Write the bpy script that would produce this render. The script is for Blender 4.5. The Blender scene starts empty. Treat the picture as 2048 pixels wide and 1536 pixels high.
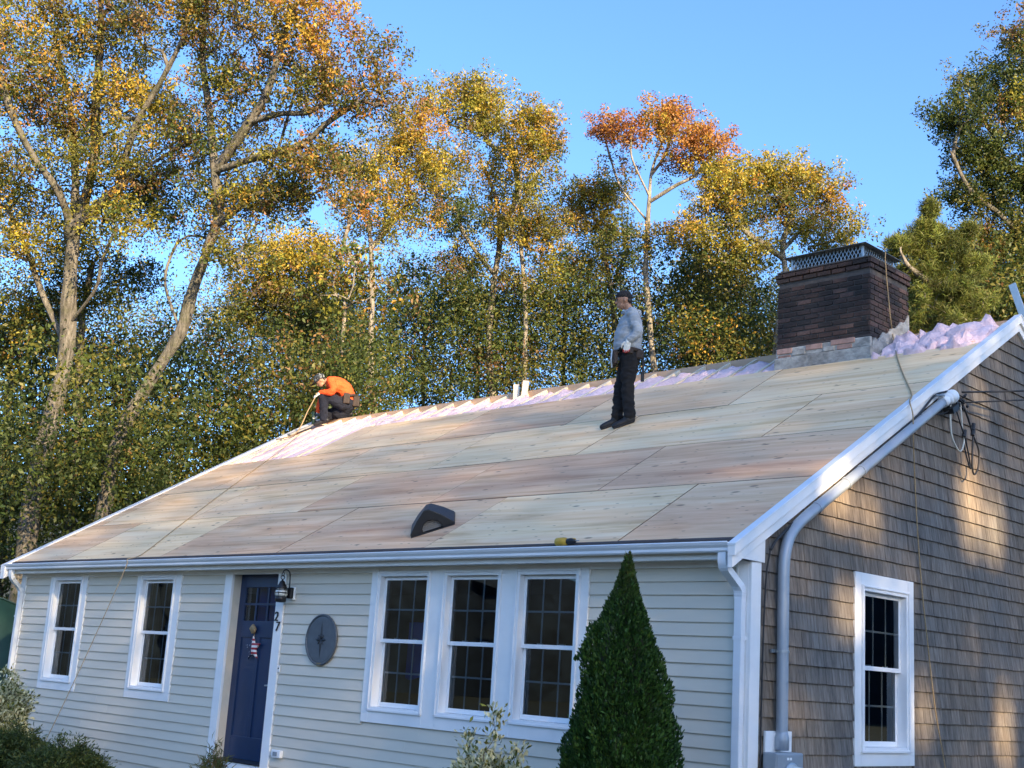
import bpy, bmesh, math, random
import numpy as np
from mathutils import Vector, Matrix

random.seed(7)
scene = bpy.context.scene
COL = scene.collection
rad = math.radians

# ------------------------------------------------------------------ camera
CAM = np.array([6.1763, -9.0908, -0.9970])
YAW, PITCH, ROLL, FPX = -0.787033, 0.221093, 0.0632727, 2586.2
def cam_axes():
    cy, sy, cp, sp = math.cos(YAW), math.sin(YAW), math.cos(PITCH), math.sin(PITCH)
    f = np.array([sy * cp, cy * cp, sp]); r = np.array([cy, -sy, 0.0]); u = np.cross(r, f)
    c, s = math.cos(ROLL), math.sin(ROLL)
    return c * r + s * u, -s * r + c * u, f
CR, CU, CF = cam_axes()
cam_data = bpy.data.cameras.new('camera')
cam_data.sensor_width = 36.0
cam_data.sensor_fit = 'HORIZONTAL'
cam_data.lens = 36.0 * FPX / 2048.0
cam_data.clip_start = 0.1
cam_data.clip_end = 3000.0
cam = bpy.data.objects.new('camera', cam_data)
COL.objects.link(cam)
M = Matrix.Identity(4)
for i in range(3):
    M[i][0], M[i][1], M[i][2], M[i][3] = CR[i], CU[i], -CF[i], CAM[i]
cam.matrix_world = M
scene.camera = cam

# ------------------------------------------------------------------ light
SUN_EL, SUN_AZ = rad(20.0), rad(107.0)          # azimuth clockwise from +Y
SUN_DIR = np.array([math.sin(SUN_AZ) * math.cos(SUN_EL), math.cos(SUN_AZ) * math.cos(SUN_EL), math.sin(SUN_EL)])
world = bpy.data.worlds.new('World')
scene.world = world
world.use_nodes = True
wn = world.node_tree
wn.nodes.clear()
sky = wn.nodes.new('ShaderNodeTexSky')
sky.sky_type = 'NISHITA'
sky.sun_disc = False
sky.sun_elevation = SUN_EL
sky.sun_rotation = SUN_AZ
sky.altitude = 0.0
sky.air_density = 0.9
sky.dust_density = 1.5
sky.ozone_density = 6.4
bgn = wn.nodes.new('ShaderNodeBackground')
bgn.inputs['Strength'].default_value = 0.14
won = wn.nodes.new('ShaderNodeOutputWorld')
wn.links.new(sky.outputs[0], bgn.inputs['Color'])
wn.links.new(bgn.outputs[0], won.inputs['Surface'])
sun_data = bpy.data.lights.new('sun', 'SUN')
sun_data.energy = 5.0
sun_data.angle = rad(0.5)
sun_data.color = (1.0, 0.76, 0.46)
sun = bpy.data.objects.new('sun', sun_data)
COL.objects.link(sun)
sun.location = (20, 0, 20)
sun.rotation_euler = Vector(SUN_DIR).to_track_quat('Z', 'Y').to_euler()
vs = scene.view_settings
vs.view_transform = 'Standard'
vs.look = 'None'
vs.exposure = 1.64
vs.gamma = 1.0
vs.use_curve_mapping = False
scene.cycles.max_bounces = 6
scene.cycles.transparent_max_bounces = 8
scene.cycles.use_denoising = True

GZ = -2.6                                      # ground level
SL = 0.5874                                    # roof slope, rise over run
H0 = 0.345                                     # roof plane: z = H0 + SL * y
SEC = math.hypot(1.0, SL)

def at(u, v, d):
    """a point of the place seen in direction (u, v), d metres in front of the camera"""
    return CAM + d * (CF + (u - 1024) / FPX * CR - (v - 768) / FPX * CU)
def roof_pt(x, s, off=0.0):
    """point on the front roof: s metres up the slope from the eave, off metres above it"""
    y = s / SEC - 0.22
    return np.array([x, y - off * SL / SEC, H0 + SL * y + off / SEC])

# ------------------------------------------------------------------ object helpers
def tag(o, label=None, cat=None, group=None, kind=None):
    if label: o['label'] = label
    if cat: o['category'] = cat
    if group: o['group'] = group
    if kind: o['kind'] = kind
    return o
def setparent(o, parent):
    if parent is not None:
        o.parent = parent
        o.matrix_parent_inverse = parent.matrix_world.inverted()
def empty(name, loc=(0, 0, 0), parent=None):
    o = bpy.data.objects.new(name, None)
    COL.objects.link(o)
    o.matrix_world = Matrix.Translation(Vector(loc))
    o.empty_display_size = 0.2
    if parent is not None:
        o.parent = parent
        o.matrix_parent_inverse = parent.matrix_world.inverted()
    return o
def link(name, mesh, parent=None, loc=None, rot=None):
    o = bpy.data.objects.new(name, mesh)
    COL.objects.link(o)
    m = Matrix.Identity(4)
    if rot is not None: m = rot.to_4x4()
    if loc is not None: m.translation = Vector(loc)
    o.matrix_world = m
    if parent is not None:
        o.parent = parent
        o.matrix_parent_inverse = parent.matrix_world.inverted()
    return o
def np_mesh(name, verts, faces4, mats, smooth=False):
    """fast mesh of equal-sized faces from numpy arrays"""
    me = bpy.data.meshes.new(name)
    verts = np.asarray(verts, np.float32); faces4 = np.asarray(faces4, np.int32)
    k = faces4.shape[1]
    me.vertices.add(len(verts)); me.vertices.foreach_set('co', verts.ravel())
    me.loops.add(faces4.size); me.loops.foreach_set('vertex_index', faces4.ravel())
    me.polygons.add(len(faces4))
    me.polygons.foreach_set('loop_start', np.arange(0, faces4.size, k, dtype=np.int32))
    if smooth: me.polygons.foreach_set('use_smooth', np.ones(len(faces4), bool))
    me.update(calc_edges=True)
    for m in (mats if isinstance(mats, (list, tuple)) else [mats]): me.materials.append(m)
    return me
class MB:
    """collects shapes, builds them as one mesh"""
    def __init__(s): s.v = []; s.f = []; s.mi = []; s.m = 0
    def add(s, vs, fs):
        o = len(s.v)
        s.v.extend([tuple(float(c) for c in v) for v in vs])
        s.f.extend([tuple(i + o for i in f) for f in fs]); s.mi.extend([s.m] * len(fs)); return s
    def box(s, x0, x1, y0, y1, z0, z1):
        return s.add([(x0, y0, z0), (x1, y0, z0), (x1, y1, z0), (x0, y1, z0), (x0, y0, z1), (x1, y0, z1), (x1, y1, z1), (x0, y1, z1)],
                     [(0, 3, 2, 1), (4, 5, 6, 7), (0, 1, 5, 4), (1, 2, 6, 5), (2, 3, 7, 6), (3, 0, 4, 7)])
    def obox(s, c, ax, ay, az, hx, hy, hz):
        c, ax, ay, az = [np.asarray(q, float) for q in (c, ax, ay, az)]
        P = [c + i * hx * ax + j * hy * ay + k * hz * az for i, j, k in
             ((-1, -1, -1), (1, -1, -1), (1, 1, -1), (-1, 1, -1), (-1, -1, 1), (1, -1, 1), (1, 1, 1), (-1, 1, 1))]
        return s.add(P, [(0, 3, 2, 1), (4, 5, 6, 7), (0, 1, 5, 4), (1, 2, 6, 5), (2, 3, 7, 6), (3, 0, 4, 7)])
    def prism(s, a, b):
        """two matching polygons joined into a solid"""
        n = len(a)
        return s.add(list(a) + list(b), [tuple(range(n - 1, -1, -1)), tuple(range(n, 2 * n))] + [(i, (i + 1) % n, n + (i + 1) % n, n + i) for i in range(n)])
    def ext(s, poly, axis, t0, t1):
        """polygon given in the other two axes, extruded along axis"""
        def P(q, t):
            l = list(q); l.insert(axis, t); return l
        return s.prism([P(q, t0) for q in poly], [P(q, t1) for q in poly])
    def tube(s, pts, r, n=8, cap=True, squash=1.0):
        pts = [np.asarray(q, float) for q in pts]; N = len(pts)
        rs = r if hasattr(r, '__len__') else [r] * N
        t0 = pts[1] - pts[0]; ref = np.array([0, 0, 1.0])
        if abs(t0[2]) > .9 * np.linalg.norm(t0): ref = np.array([1.0, 0, 0])
        vs = []
        for i in range(N):
            t = pts[min(i + 1, N - 1)] - pts[max(i - 1, 0)]; t = t / (np.linalg.norm(t) + 1e-9)
            a = np.cross(t, ref); a /= np.linalg.norm(a) + 1e-9; b = np.cross(a, t); ref = b
            for k in range(n):
                w = 2 * math.pi * k / n
                vs.append(pts[i] + rs[i] * (math.cos(w) * a + math.sin(w) * squash * b))
        fs = [(i * n + k, i * n + (k + 1) % n, (i + 1) * n + (k + 1) % n, (i + 1) * n + k) for i in range(N - 1) for k in range(n)]
        if cap: fs += [tuple(range(n - 1, -1, -1)), tuple((N - 1) * n + k for k in range(n))]
        return s.add(vs, fs)
    def lathe(s, prof, c, axis=(0, 0, 1), n=16):
        """profile [(radius, height)] turned about axis through c"""
        axis = np.asarray(axis, float); axis = axis / np.linalg.norm(axis); c = np.asarray(c, float)
        ref = np.array([1.0, 0, 0]) if abs(axis[2]) > .5 else np.array([0, 0, 1.0])
        a = np.cross(axis, ref); a /= np.linalg.norm(a); b = np.cross(axis, a)
        vs = [c + h * axis + r * (math.cos(2 * math.pi * k / n) * a + math.sin(2 * math.pi * k / n) * b) for r, h in prof for k in range(n)]
        N = len(prof)
        fs = [(i * n + k, i * n + (k + 1) % n, (i + 1) * n + (k + 1) % n, (i + 1) * n + k) for i in range(N - 1) for k in range(n)]
        fs += [tuple(range(n - 1, -1, -1)), tuple((N - 1) * n + k for k in range(n))]
        return s.add(vs, fs)
    def ball(s, c, r, n=10, m=7):
        r = np.asarray(r if hasattr(r, '__len__') else (r, r, r), float); c = np.asarray(c, float)
        vs = [c + r * np.array([0, 0, -1.0])]
        for i in range(1, m):
            th = math.pi * i / m
            vs += [c + r * np.array([math.sin(th) * math.cos(2 * math.pi * k / n), math.sin(th) * math.sin(2 * math.pi * k / n), -math.cos(th)]) for k in range(n)]
        vs.append(c + r * np.array([0, 0, 1.0])); L = len(vs) - 1
        fs = [(0, 1 + (k + 1) % n, 1 + k) for k in range(n)]
        for i in range(m - 2):
            fs += [(1 + i * n + k, 1 + i * n + (k + 1) % n, 1 + (i + 1) * n + (k + 1) % n, 1 + (i + 1) * n + k) for k in range(n)]
        fs += [(L, 1 + (m - 2) * n + k, 1 + (m - 2) * n + (k + 1) % n) for k in range(n)]
        return s.add(vs, fs)
    def mesh(s, name, mats, smooth=False):
        me = bpy.data.meshes.new(name)
        me.from_pydata(s.v, [], s.f)
        mats = mats if isinstance(mats, (list, tuple)) else [mats]
        for m in mats: me.materials.append(m)
        if len(mats) > 1: me.polygons.foreach_set('material_index', s.mi)
        bm = bmesh.new(); bm.from_mesh(me); (bmesh.ops.recalc_face_normals(bm, faces=bm.faces) if len(s.f) > 1 else None); bm.to_mesh(me); bm.free()
        if smooth: me.polygons.foreach_set('use_smooth', [True] * len(me.polygons))
        me.update()
        return me
    def build(s, name, mats, parent=None, smooth=False, bevel=0.0):
        o = link(name, s.mesh(name, mats, smooth), parent)
        if bevel:
            b = o.modifiers.new('bevel', 'BEVEL'); b.width = bevel; b.segments = 2; b.limit_method = 'ANGLE'
        return o
def spline(pts, n=6):
    """Catmull-Rom through the points"""
    P = [np.asarray(q, float) for q in pts]; P = [2 * P[0] - P[1]] + P + [2 * P[-1] - P[-2]]; out = []
    for i in range(1, len(P) - 2):
        a, b, c, d = P[i - 1:i + 3]
        for k in range(n):
            t = k / n
            out.append(.5 * (2 * b + (c - a) * t + (2 * a - 5 * b + 4 * c - d) * t * t + (3 * b - a - 3 * c + d) * t ** 3))
    out.append(P[-2]); return out

# ------------------------------------------------------------------ materials
def newmat(name):
    m = bpy.data.materials.new(name); m.use_nodes = True; nt = m.node_tree
    return m, nt, nt.nodes['Principled BSDF'], nt.links
def N(nt, t, **kw):
    n = nt.nodes.new(t)
    for k, v in kw.items():
        if k in ('operation', 'blend_type', 'data_type', 'noise_dimensions', 'feature', 'attribute_name', 'voronoi_dimensions', 'distance', 'wave_type', 'bands_direction'): setattr(n, k, v)
        else: n.inputs[k].default_value = v
    return n
def mapped(nt, scale, randw=True):
    tc = N(nt, 'ShaderNodeTexCoord'); mp = N(nt, 'ShaderNodeMapping'); mp.inputs['Scale'].default_value = scale
    nt.links.new(tc.outputs['Object'], mp.inputs['Vector'])
    if randw:
        oi = N(nt, 'ShaderNodeObjectInfo'); ml = N(nt, 'ShaderNodeMath', operation='MULTIPLY'); ml.inputs[1].default_value = 37.0
        cx = N(nt, 'ShaderNodeCombineXYZ')
        nt.links.new(oi.outputs['Random'], ml.inputs[0]); nt.links.new(ml.outputs[0], cx.inputs[0]); nt.links.new(ml.outputs[0], cx.inputs[1]); nt.links.new(ml.outputs[0], cx.inputs[2])
        nt.links.new(cx.outputs[0], mp.inputs['Location'])
    return mp
def ramp(nt, fac, stops):
    r = nt.nodes.new('ShaderNodeValToRGB'); nt.links.new(fac, r.inputs[0]); e = r.color_ramp.elements
    while len(e) < len(stops): e.new(0.5)
    for q, (p, c) in zip(e, stops): q.position = p; q.color = (*c, 1) if len(c) == 3 else c
    return r
def pm(name, col, rough=.6, var=.12, scale=(6, 6, 6), bump=.0, metal=0., objvar=0., detail=5, spec=None, bscale=None):
    """paint / wood / metal: a base colour with uneven tone, fine relief and a little difference from piece to piece"""
    m, nt, b, L = newmat(name)
    mp = mapped(nt, scale if hasattr(scale, '__len__') else (scale,) * 3)
    no = N(nt, 'ShaderNodeTexNoise', Scale=1.0, Detail=detail, Roughness=.6); L.new(mp.outputs[0], no.inputs['Vector'])
    c = np.array(col)
    r = ramp(nt, no.outputs[0], [(.28, tuple(c * (1 - var))), (.72, tuple(np.minimum(c * (1 + var), .95)))])
    out = r.outputs[0]
    if objvar:
        oi = N(nt, 'ShaderNodeObjectInfo'); mr = N(nt, 'ShaderNodeMapRange'); mr.inputs['To Min'].default_value = 1 - objvar; mr.inputs['To Max'].default_value = 1 + objvar
        L.new(oi.outputs['Random'], mr.inputs['Value'])
        mx = N(nt, 'ShaderNodeMix', data_type='RGBA', blend_type='MULTIPLY'); mx.inputs['Factor'].default_value = 1
        L.new(out, mx.inputs['A']); L.new(mr.outputs[0], mx.inputs['B']); out = mx.outputs['Result']
    L.new(out, b.inputs['Base Color'])
    b.inputs['Roughness'].default_value = rough; b.inputs['Metallic'].default_value = metal
    if spec is not None: b.inputs['Specular IOR Level'].default_value = spec
    if bump:
        src = no
        if bscale:
            mp2 = mapped(nt, bscale if hasattr(bscale, '__len__') else (bscale,) * 3); src = N(nt, 'ShaderNodeTexNoise', Scale=1.0, Detail=6.0); L.new(mp2.outputs[0], src.inputs['Vector'])
        bp = N(nt, 'ShaderNodeBump', Strength=bump, Distance=.02); L.new(src.outputs[0], bp.inputs['Height']); L.new(bp.outputs[0], b.inputs['Normal'])
    return m
MT = {}
MT['white'] = pm('white_trim_paint', (.85, .85, .83), .45, .05, (3, 3, 3), .03)
MT['vinyl'] = pm('white_vinyl', (.85, .86, .86), .32, .03, (3, 3, 3))
MT['gutter'] = pm('white_aluminium', (.76, .79, .81), .3, .06, (1.2, 5, 5), .02)
MT['clap'] = pm('sage_clapboard_paint', (.66, .60, .485), .55, .06, (.7, 9, 5), .05, objvar=.03)
MT['navy'] = pm('navy_door_paint', (.009, .029, .082), .35, .15, (4, 4, 2))
MT['black'] = pm('black_metal', (.012, .012, .014), .4, .2, (8, 8, 8))
MT['rubber'] = pm('black_cable', (.015, .015, .016), .55, .2, (8, 8, 8))
MT['conduit'] = pm('grey_conduit', (.36, .40, .44), .38, .10, (4, 4, 1.5), metal=.25)
MT['meter'] = pm('grey_meter_enamel', (.27, .31, .34), .42, .08, (5, 5, 5))
MT['lidsteel'] = pm('dull_lid_steel', (.16, .17, .17), .5, .25, (7, 7, 7), metal=.5)
MT['galv'] = pm('galvanised_steel', (.42, .45, .46), .38, .15, (7, 7, 7), metal=.75)
MT['alu'] = pm('ladder_aluminium', (.60, .62, .62), .35, .1, (6, 6, 6), metal=.6)
MT['rafter'] = pm('new_rafter_lumber', (.76, .65, .47), .7, .14, (14, 1.2, 3), .05, objvar=.10)
MT['ridge'] = pm('old_ridge_lumber', (.55, .38, .25), .75, .2, (1.0, 10, 10), .08)
MT['scrap'] = pm('pale_scrap_lumber', (.70, .64, .52), .7, .12, (10, 10, 2), .04)
MT['batt'] = pm('pink_glass_wool', (.90, .62, .62), .95, .14, (22, 22, 22), .6, objvar=.06, bscale=(40, 40, 40))
MT['felt'] = pm('dark_underlay', (.06, .05, .045), .8, .2, (5, 5, 5))
MT['oldroof'] = pm('grey_asphalt_shingle', (.07, .07, .072), .9, .25, (20, 20, 20), .2)
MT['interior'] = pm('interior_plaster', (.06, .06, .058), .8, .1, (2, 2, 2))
MT['parge'] = pm('grey_mortar_parging', (.34, .33, .30), .9, .55, (7, 7, 11), .5, bscale=(26, 26, 26))
MT['mortar'] = pm('sooty_mortar', (.075, .068, .064), .95, .3, (14, 14, 14), .3)
MT['vent'] = pm('black_vent_plastic', (.016, .017, .019), .5, .2, (12, 12, 12), .1)
MT['grille'] = pm('pale_vent_grille', (.30, .30, .30), .5, .1)
MT['rope'] = pm('tan_rope', (.36, .26, .14), .85, .25, (60, 60, 60), .2)
MT['tarpgreen'] = pm('green_canvas', (.012, .05, .035), .55, .25, (2, 2, 2), .1)
MT['soil'] = pm('mulch_and_lawn', (.05, .055, .025), .95, .5, (.8, .8, .8), .4, bscale=(9, 9, 9))
MT['asphalt'] = pm('driveway_asphalt', (.05, .05, .052), .9, .25, (2, 2, 2), .2, bscale=(60, 60, 60))
MT['lampglass'] = pm('seeded_lamp_glass', (.55, .58, .55), .15, .15, (20, 20, 20))
MT['brassy'] = pm('dull_brass', (.28, .2, .09), .45, .2, (12, 12, 12), metal=.5)
MT['bluecloth'] = pm('blue_curtain', (.03, .14, .62), .8, .2, (3, 3, 1))
MT['yellowtool'] = pm('yellow_tool_plastic', (.50, .31, .03), .5, .2, (20, 20, 20))
MT['stone'] = pm('medallion_slate', (.085, .10, .115), .5, .18, (12, 12, 12), .2)
MT['stoneD'] = pm('medallion_dark_relief', (.022, .028, .035), .5, .2, (12, 12, 12))
MT['starfish'] = pm('pale_starfish', (.45, .45, .42), .8, .15, (20, 20, 20), .2)

def wood_shingle():
    m, nt, b, L = newmat('weathered_cedar')
    mp = mapped(nt, (30, 34, 2.2)); no = N(nt, 'ShaderNodeTexNoise', Scale=1.0, Detail=6.0, Roughness=.65); L.new(mp.outputs[0], no.inputs['Vector'])
    r = ramp(nt, no.outputs[0], [(.25, (.074, .062, .050)), (.5, (.176, .153, .126)), (.75, (.285, .252, .212))])
    ge = N(nt, 'ShaderNodeNewGeometry'); mr = N(nt, 'ShaderNodeMapRange'); mr.inputs['To Min'].default_value = .84; mr.inputs['To Max'].default_value = 1.15
    L.new(ge.outputs['Random Per Island'], mr.inputs['Value'])
    oi = N(nt, 'ShaderNodeObjectInfo'); mr2 = N(nt, 'ShaderNodeMapRange'); mr2.inputs['To Min'].default_value = .84; mr2.inputs['To Max'].default_value = 1.15
    L.new(oi.outputs['Random'], mr2.inputs['Value'])
    tc = N(nt, 'ShaderNodeTexCoord'); n2 = N(nt, 'ShaderNodeTexNoise', Scale=.9, Detail=3.0); L.new(ge.outputs['Position'], n2.inputs['Vector'])
    r2 = ramp(nt, n2.outputs[0], [(.35, (.82, .86, .92)), (.65, (1.12, 1.0, .88))])
    o = r.outputs[0]
    for src in (mr.outputs[0], mr2.outputs[0], r2.outputs[0]):
        mx = N(nt, 'ShaderNodeMix', data_type='RGBA', blend_type='MULTIPLY'); mx.inputs['Factor'].default_value = 1
        L.new(o, mx.inputs['A']); L.new(src, mx.inputs['B']); o = mx.outputs['Result']
    L.new(o, b.inputs['Base Color']); b.inputs['Roughness'].default_value = .85
    bp = N(nt, 'ShaderNodeBump', Strength=.5, Distance=.006); L.new(no.outputs[0], bp.inputs['Height']); L.new(bp.outputs[0], b.inputs['Normal'])
    return m
MT['cedar'] = wood_shingle()

def plywood():
    m, nt, b, L = newmat('construction_plywood')
    mp = mapped(nt, (.55, 7.5, 7.5)); no = N(nt, 'ShaderNodeTexNoise', Scale=1.0, Detail=7.0, Roughness=.62, Distortion=.7); L.new(mp.outputs[0], no.inputs['Vector'])
    cream = ramp(nt, no.outputs[0], [(.30, (.66, .43, .20)), (.5, (.88, .645, .365)), (.72, (.94, .75, .49))])
    pink = ramp(nt, no.outputs[0], [(.30, (.47, .24, .125)), (.5, (.66, .395, .23)), (.72, (.79, .53, .325))])
    oi = N(nt, 'ShaderNodeObjectInfo'); sx = N(nt, 'ShaderNodeSeparateColor'); L.new(oi.outputs['Color'], sx.inputs[0])
    mp2 = mapped(nt, (.35, 2.2, 2.2)); n2 = N(nt, 'ShaderNodeTexNoise', Scale=1.0, Detail=3.0); L.new(mp2.outputs[0], n2.inputs['Vector'])
    ad = N(nt, 'ShaderNodeMath', operation='ADD'); L.new(sx.outputs[0], ad.inputs[0])
    mr = N(nt, 'ShaderNodeMapRange'); mr.inputs['From Min'].default_value = .35; mr.inputs['From Max'].default_value = .65; mr.inputs['To Min'].default_value = -.2; mr.inputs['To Max'].default_value = .2
    L.new(n2.outputs[0], mr.inputs['Value']); L.new(mr.outputs[0], ad.inputs[1]); ad.use_clamp = True
    mx = N(nt, 'ShaderNodeMix', data_type='RGBA'); L.new(ad.outputs[0], mx.inputs['Factor']); L.new(cream.outputs[0], mx.inputs['A']); L.new(pink.outputs[0], mx.inputs['B'])
    o = mx.outputs['Result']
    # knots and plugs
    for sc, th, rs, colr in (((2.4, 6.5, 6.5), .15, .6, (.20, .115, .065)), ((5.0, 15, 15), .14, .8, (.26, .15, .09))):
        mp3 = mapped(nt, sc); vo = N(nt, 'ShaderNodeTexVoronoi', Scale=1.0, Randomness=1.0); L.new(mp3.outputs[0], vo.inputs['Vector'])
        lt = N(nt, 'ShaderNodeMapRange'); lt.inputs['From Min'].default_value = th; lt.inputs['From Max'].default_value = th * .45; L.new(vo.outputs['Distance'], lt.inputs['Value'])
        sc2 = N(nt, 'ShaderNodeSeparateColor'); L.new(vo.outputs['Color'], sc2.inputs[0])
        gt = N(nt, 'ShaderNodeMath', operation='LESS_THAN'); L.new(sc2.outputs[0], gt.inputs[0]); gt.inputs[1].default_value = rs
        ml = N(nt, 'ShaderNodeMath', operation='MULTIPLY'); L.new(lt.outputs[0], ml.inputs[0]); L.new(gt.outputs[0], ml.inputs[1])
        m2 = N(nt, 'ShaderNodeMath', operation='MULTIPLY'); L.new(ml.outputs[0], m2.inputs[0]); m2.inputs[1].default_value = .85
        k = N(nt, 'ShaderNodeMix', data_type='RGBA'); L.new(m2.outputs[0], k.inputs['Factor']); L.new(o, k.inputs['A']); k.inputs['B'].default_value = (*colr, 1); o = k.outputs['Result']
    L.new(o, b.inputs['Base Color']); b.inputs['Roughness'].default_value = .72
    bp = N(nt, 'ShaderNodeBump', Strength=.15, Distance=.01); L.new(no.outputs[0], bp.inputs['Height']); L.new(bp.outputs[0], b.inputs['Normal'])
    return m
MT['ply'] = plywood()
MT['plyedge'] = pm('seam_shade_edge_plies', (.24, .15, .09), .85, .3, (2, 40, 90))  # edge plies, darkened to put seam shade into the colour

def brickmat():
    m, nt, b, L = newmat('sooty_brick')
    oi = N(nt, 'ShaderNodeObjectInfo')
    base = ramp(nt, oi.outputs['Random'], [(0, (.030, .024, .021)), (.4, (.058, .036, .029)), (.8, (.088, .050, .040)), (1, (.13, .08, .065))])
    ge = N(nt, 'ShaderNodeNewGeometry'); n2 = N(nt, 'ShaderNodeTexNoise', Scale=2.3, Detail=5.0); L.new(ge.outputs['Position'], n2.inputs['Vector'])
    r2 = ramp(nt, n2.outputs[0], [(.35, (.34, .34, .38)), (.62, (1.1, 1.05, 1.0))])
    n3 = N(nt, 'ShaderNodeTexNoise', Scale=40.0, Detail=4.0); L.new(ge.outputs['Position'], n3.inputs['Vector'])
    r3 = ramp(nt, n3.outputs[0], [(.3, (.7, .7, .7)), (.7, (1.3, 1.3, 1.3))])
    o = base.outputs[0]
    for s in (r2.outputs[0], r3.outputs[0]):
        mx = N(nt, 'ShaderNodeMix', data_type='RGBA', blend_type='MULTIPLY'); mx.inputs['Factor'].default_value = 1
        L.new(o, mx.inputs['A']); L.new(s, mx.inputs['B']); o = mx.outputs['Result']
    L.new(o, b.inputs['Base Color']); b.inputs['Roughness'].default_value = .85
    bp = N(nt, 'ShaderNodeBump', Strength=.5, Distance=.01); L.new(n3.outputs[0], bp.inputs['Height']); L.new(bp.outputs[0], b.inputs['Normal'])
    return m
MT['brick'] = brickmat()
MT['cleanbrick'] = pm('unsooted_brick', (.34, .21, .17), .9, .35, (11, 11, 11), .5, objvar=.3)

def glassmat():
    m, nt, b, L = newmat('window_glass'); nt.nodes.remove(b); out = nt.nodes['Material Output']
    tr = N(nt, 'ShaderNodeBsdfTransparent'); tr.inputs[0].default_value = (.42, .48, .52, 1)
    gl = N(nt, 'ShaderNodeBsdfGlossy', Roughness=.012); gl.inputs['Color'].default_value = (.82, .92, 1, 1); fr = N(nt, 'ShaderNodeFresnel', IOR=1.75)
    mx = N(nt, 'ShaderNodeMixShader'); L.new(fr.outputs[0], mx.inputs[0]); L.new(tr.outputs[0], mx.inputs[1]); L.new(gl.outputs[0], mx.inputs[2]); L.new(mx.outputs[0], out.inputs[0])
    return m
MT['glass'] = glassmat()

def barkmat(name, a, bcol, lichen):
    m, nt, b, L = newmat(name)
    tc = N(nt, 'ShaderNodeTexCoord'); mp = N(nt, 'ShaderNodeMapping'); mp.inputs['Scale'].default_value = (16, 16, 2.2); L.new(tc.outputs['Object'], mp.inputs['Vector'])
    no = N(nt, 'ShaderNodeTexNoise', Scale=1.0, Detail=8.0, Roughness=.75); L.new(mp.outputs[0], no.inputs['Vector'])
    r = ramp(nt, no.outputs[0], [(.36, a), (.62, bcol)])
    n2 = N(nt, 'ShaderNodeTexNoise', Scale=2.6, Detail=6.0, Roughness=.7); L.new(tc.outputs['Object'], n2.inputs['Vector']); f = ramp(nt, n2.outputs[0], [(.48, (0, 0, 0)), (.62, (1, 1, 1))])
    mx = N(nt, 'ShaderNodeMix', data_type='RGBA'); L.new(f.outputs[0], mx.inputs['Factor']); L.new(r.outputs[0], mx.inputs['A'])
    m2 = N(nt, 'ShaderNodeMix', data_type='RGBA', blend_type='MULTIPLY'); m2.inputs['Factor'].default_value = 1; L.new(r.outputs[0], m2.inputs['A']); m2.inputs['B'].default_value = (*lichen, 1); L.new(m2.outputs['Result'], mx.inputs['B'])
    L.new(mx.outputs['Result'], b.inputs['Base Color']); b.inputs['Roughness'].default_value = .95
    bp = N(nt, 'ShaderNodeBump', Strength=1.0, Distance=.08); L.new(no.outputs[0], bp.inputs['Height']); L.new(bp.outputs[0], b.inputs['Normal'])
    return m
MT['bark'] = barkmat('grey_oak_bark', (.045, .040, .032), (.24, .22, .185), (.62, .66, .50))
MT['barkpale'] = barkmat('pale_bark', (.12, .105, .085), (.42, .38, .32), (.55, .58, .5))

def leafmat(name, trans=.4, rough=.5):
    m, nt, b, L = newmat(name); out = nt.nodes['Material Output']
    at_ = N(nt, 'ShaderNodeAttribute', attribute_name='leafcol'); L.new(at_.outputs['Color'], b.inputs['Base Color']); b.inputs['Roughness'].default_value = rough
    b.inputs['Specular IOR Level'].default_value = .35
    t = N(nt, 'ShaderNodeBsdfTranslucent'); L.new(at_.outputs['Color'], t.inputs['Color'])
    mx = N(nt, 'ShaderNodeMixShader'); mx.inputs[0].default_value = trans
    L.new(b.outputs[0], mx.inputs[1]); L.new(t.outputs[0], mx.inputs[2]); L.new(mx.outputs[0], out.inputs['Surface'])
    return m
MT['leaf'] = leafmat('oak_leaf', .42)
MT['needle'] = leafmat('evergreen_leaf', .22, .55)

# ------------------------------------------------------------------ the ground
def ground():
    mb = MB(); n = 24; R = 900.0
    vs = [(0, 0, GZ)]; rings = [14, 40, 120, 350, R]
    for r in rings: vs += [(r * math.cos(2 * math.pi * k / n), r * math.sin(2 * math.pi * k / n), GZ) for k in range(n)]
    fs = [(0, 1 + k, 1 + (k + 1) % n) for k in range(n)]
    for i in range(len(rings) - 1): fs += [(1 + i * n + k, 1 + (i + 1) * n + k, 1 + (i + 1) * n + (k + 1) % n, 1 + i * n + (k + 1) % n) for k in range(n)]
    mb.add(vs, fs)
    tag(mb.build('ground', MT['soil']), kind='structure')
    d = MB(); d.box(2.2, 9.5, -40, 9, GZ + .002, GZ + .012)
    tag(d.build('driveway', MT['asphalt']), kind='structure')
ground()

# ------------------------------------------------------------------ the house
house = empty('house', (-6.7, 5.3, GZ))
tag(house, 'single-storey house with half-sheathed plywood roof, pale clapboard front and grey shingled gable', 'house')
XL, XR, YB = -13.29, 0.0, 10.6                 # left end, right end, back wall
RY, RZ = 5.30, H0 + SL * 5.30                  # ridge
CH = .1143                                     # clapboard exposure

WINS = [(-12.355, -11.235, .015, -1.603, [(-12.235, -11.360, -1.487)]),
        (-9.850, -8.738, .010, -1.597, [(-9.742, -8.868, -1.478)]),
        (-4.880, -1.750, .020, -1.575, [(-4.770, -3.920, -1.450), (-3.718, -2.880, -1.448), (-2.676, -1.853, -1.444)])]
DOOR = (-7.725, -6.455)

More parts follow.
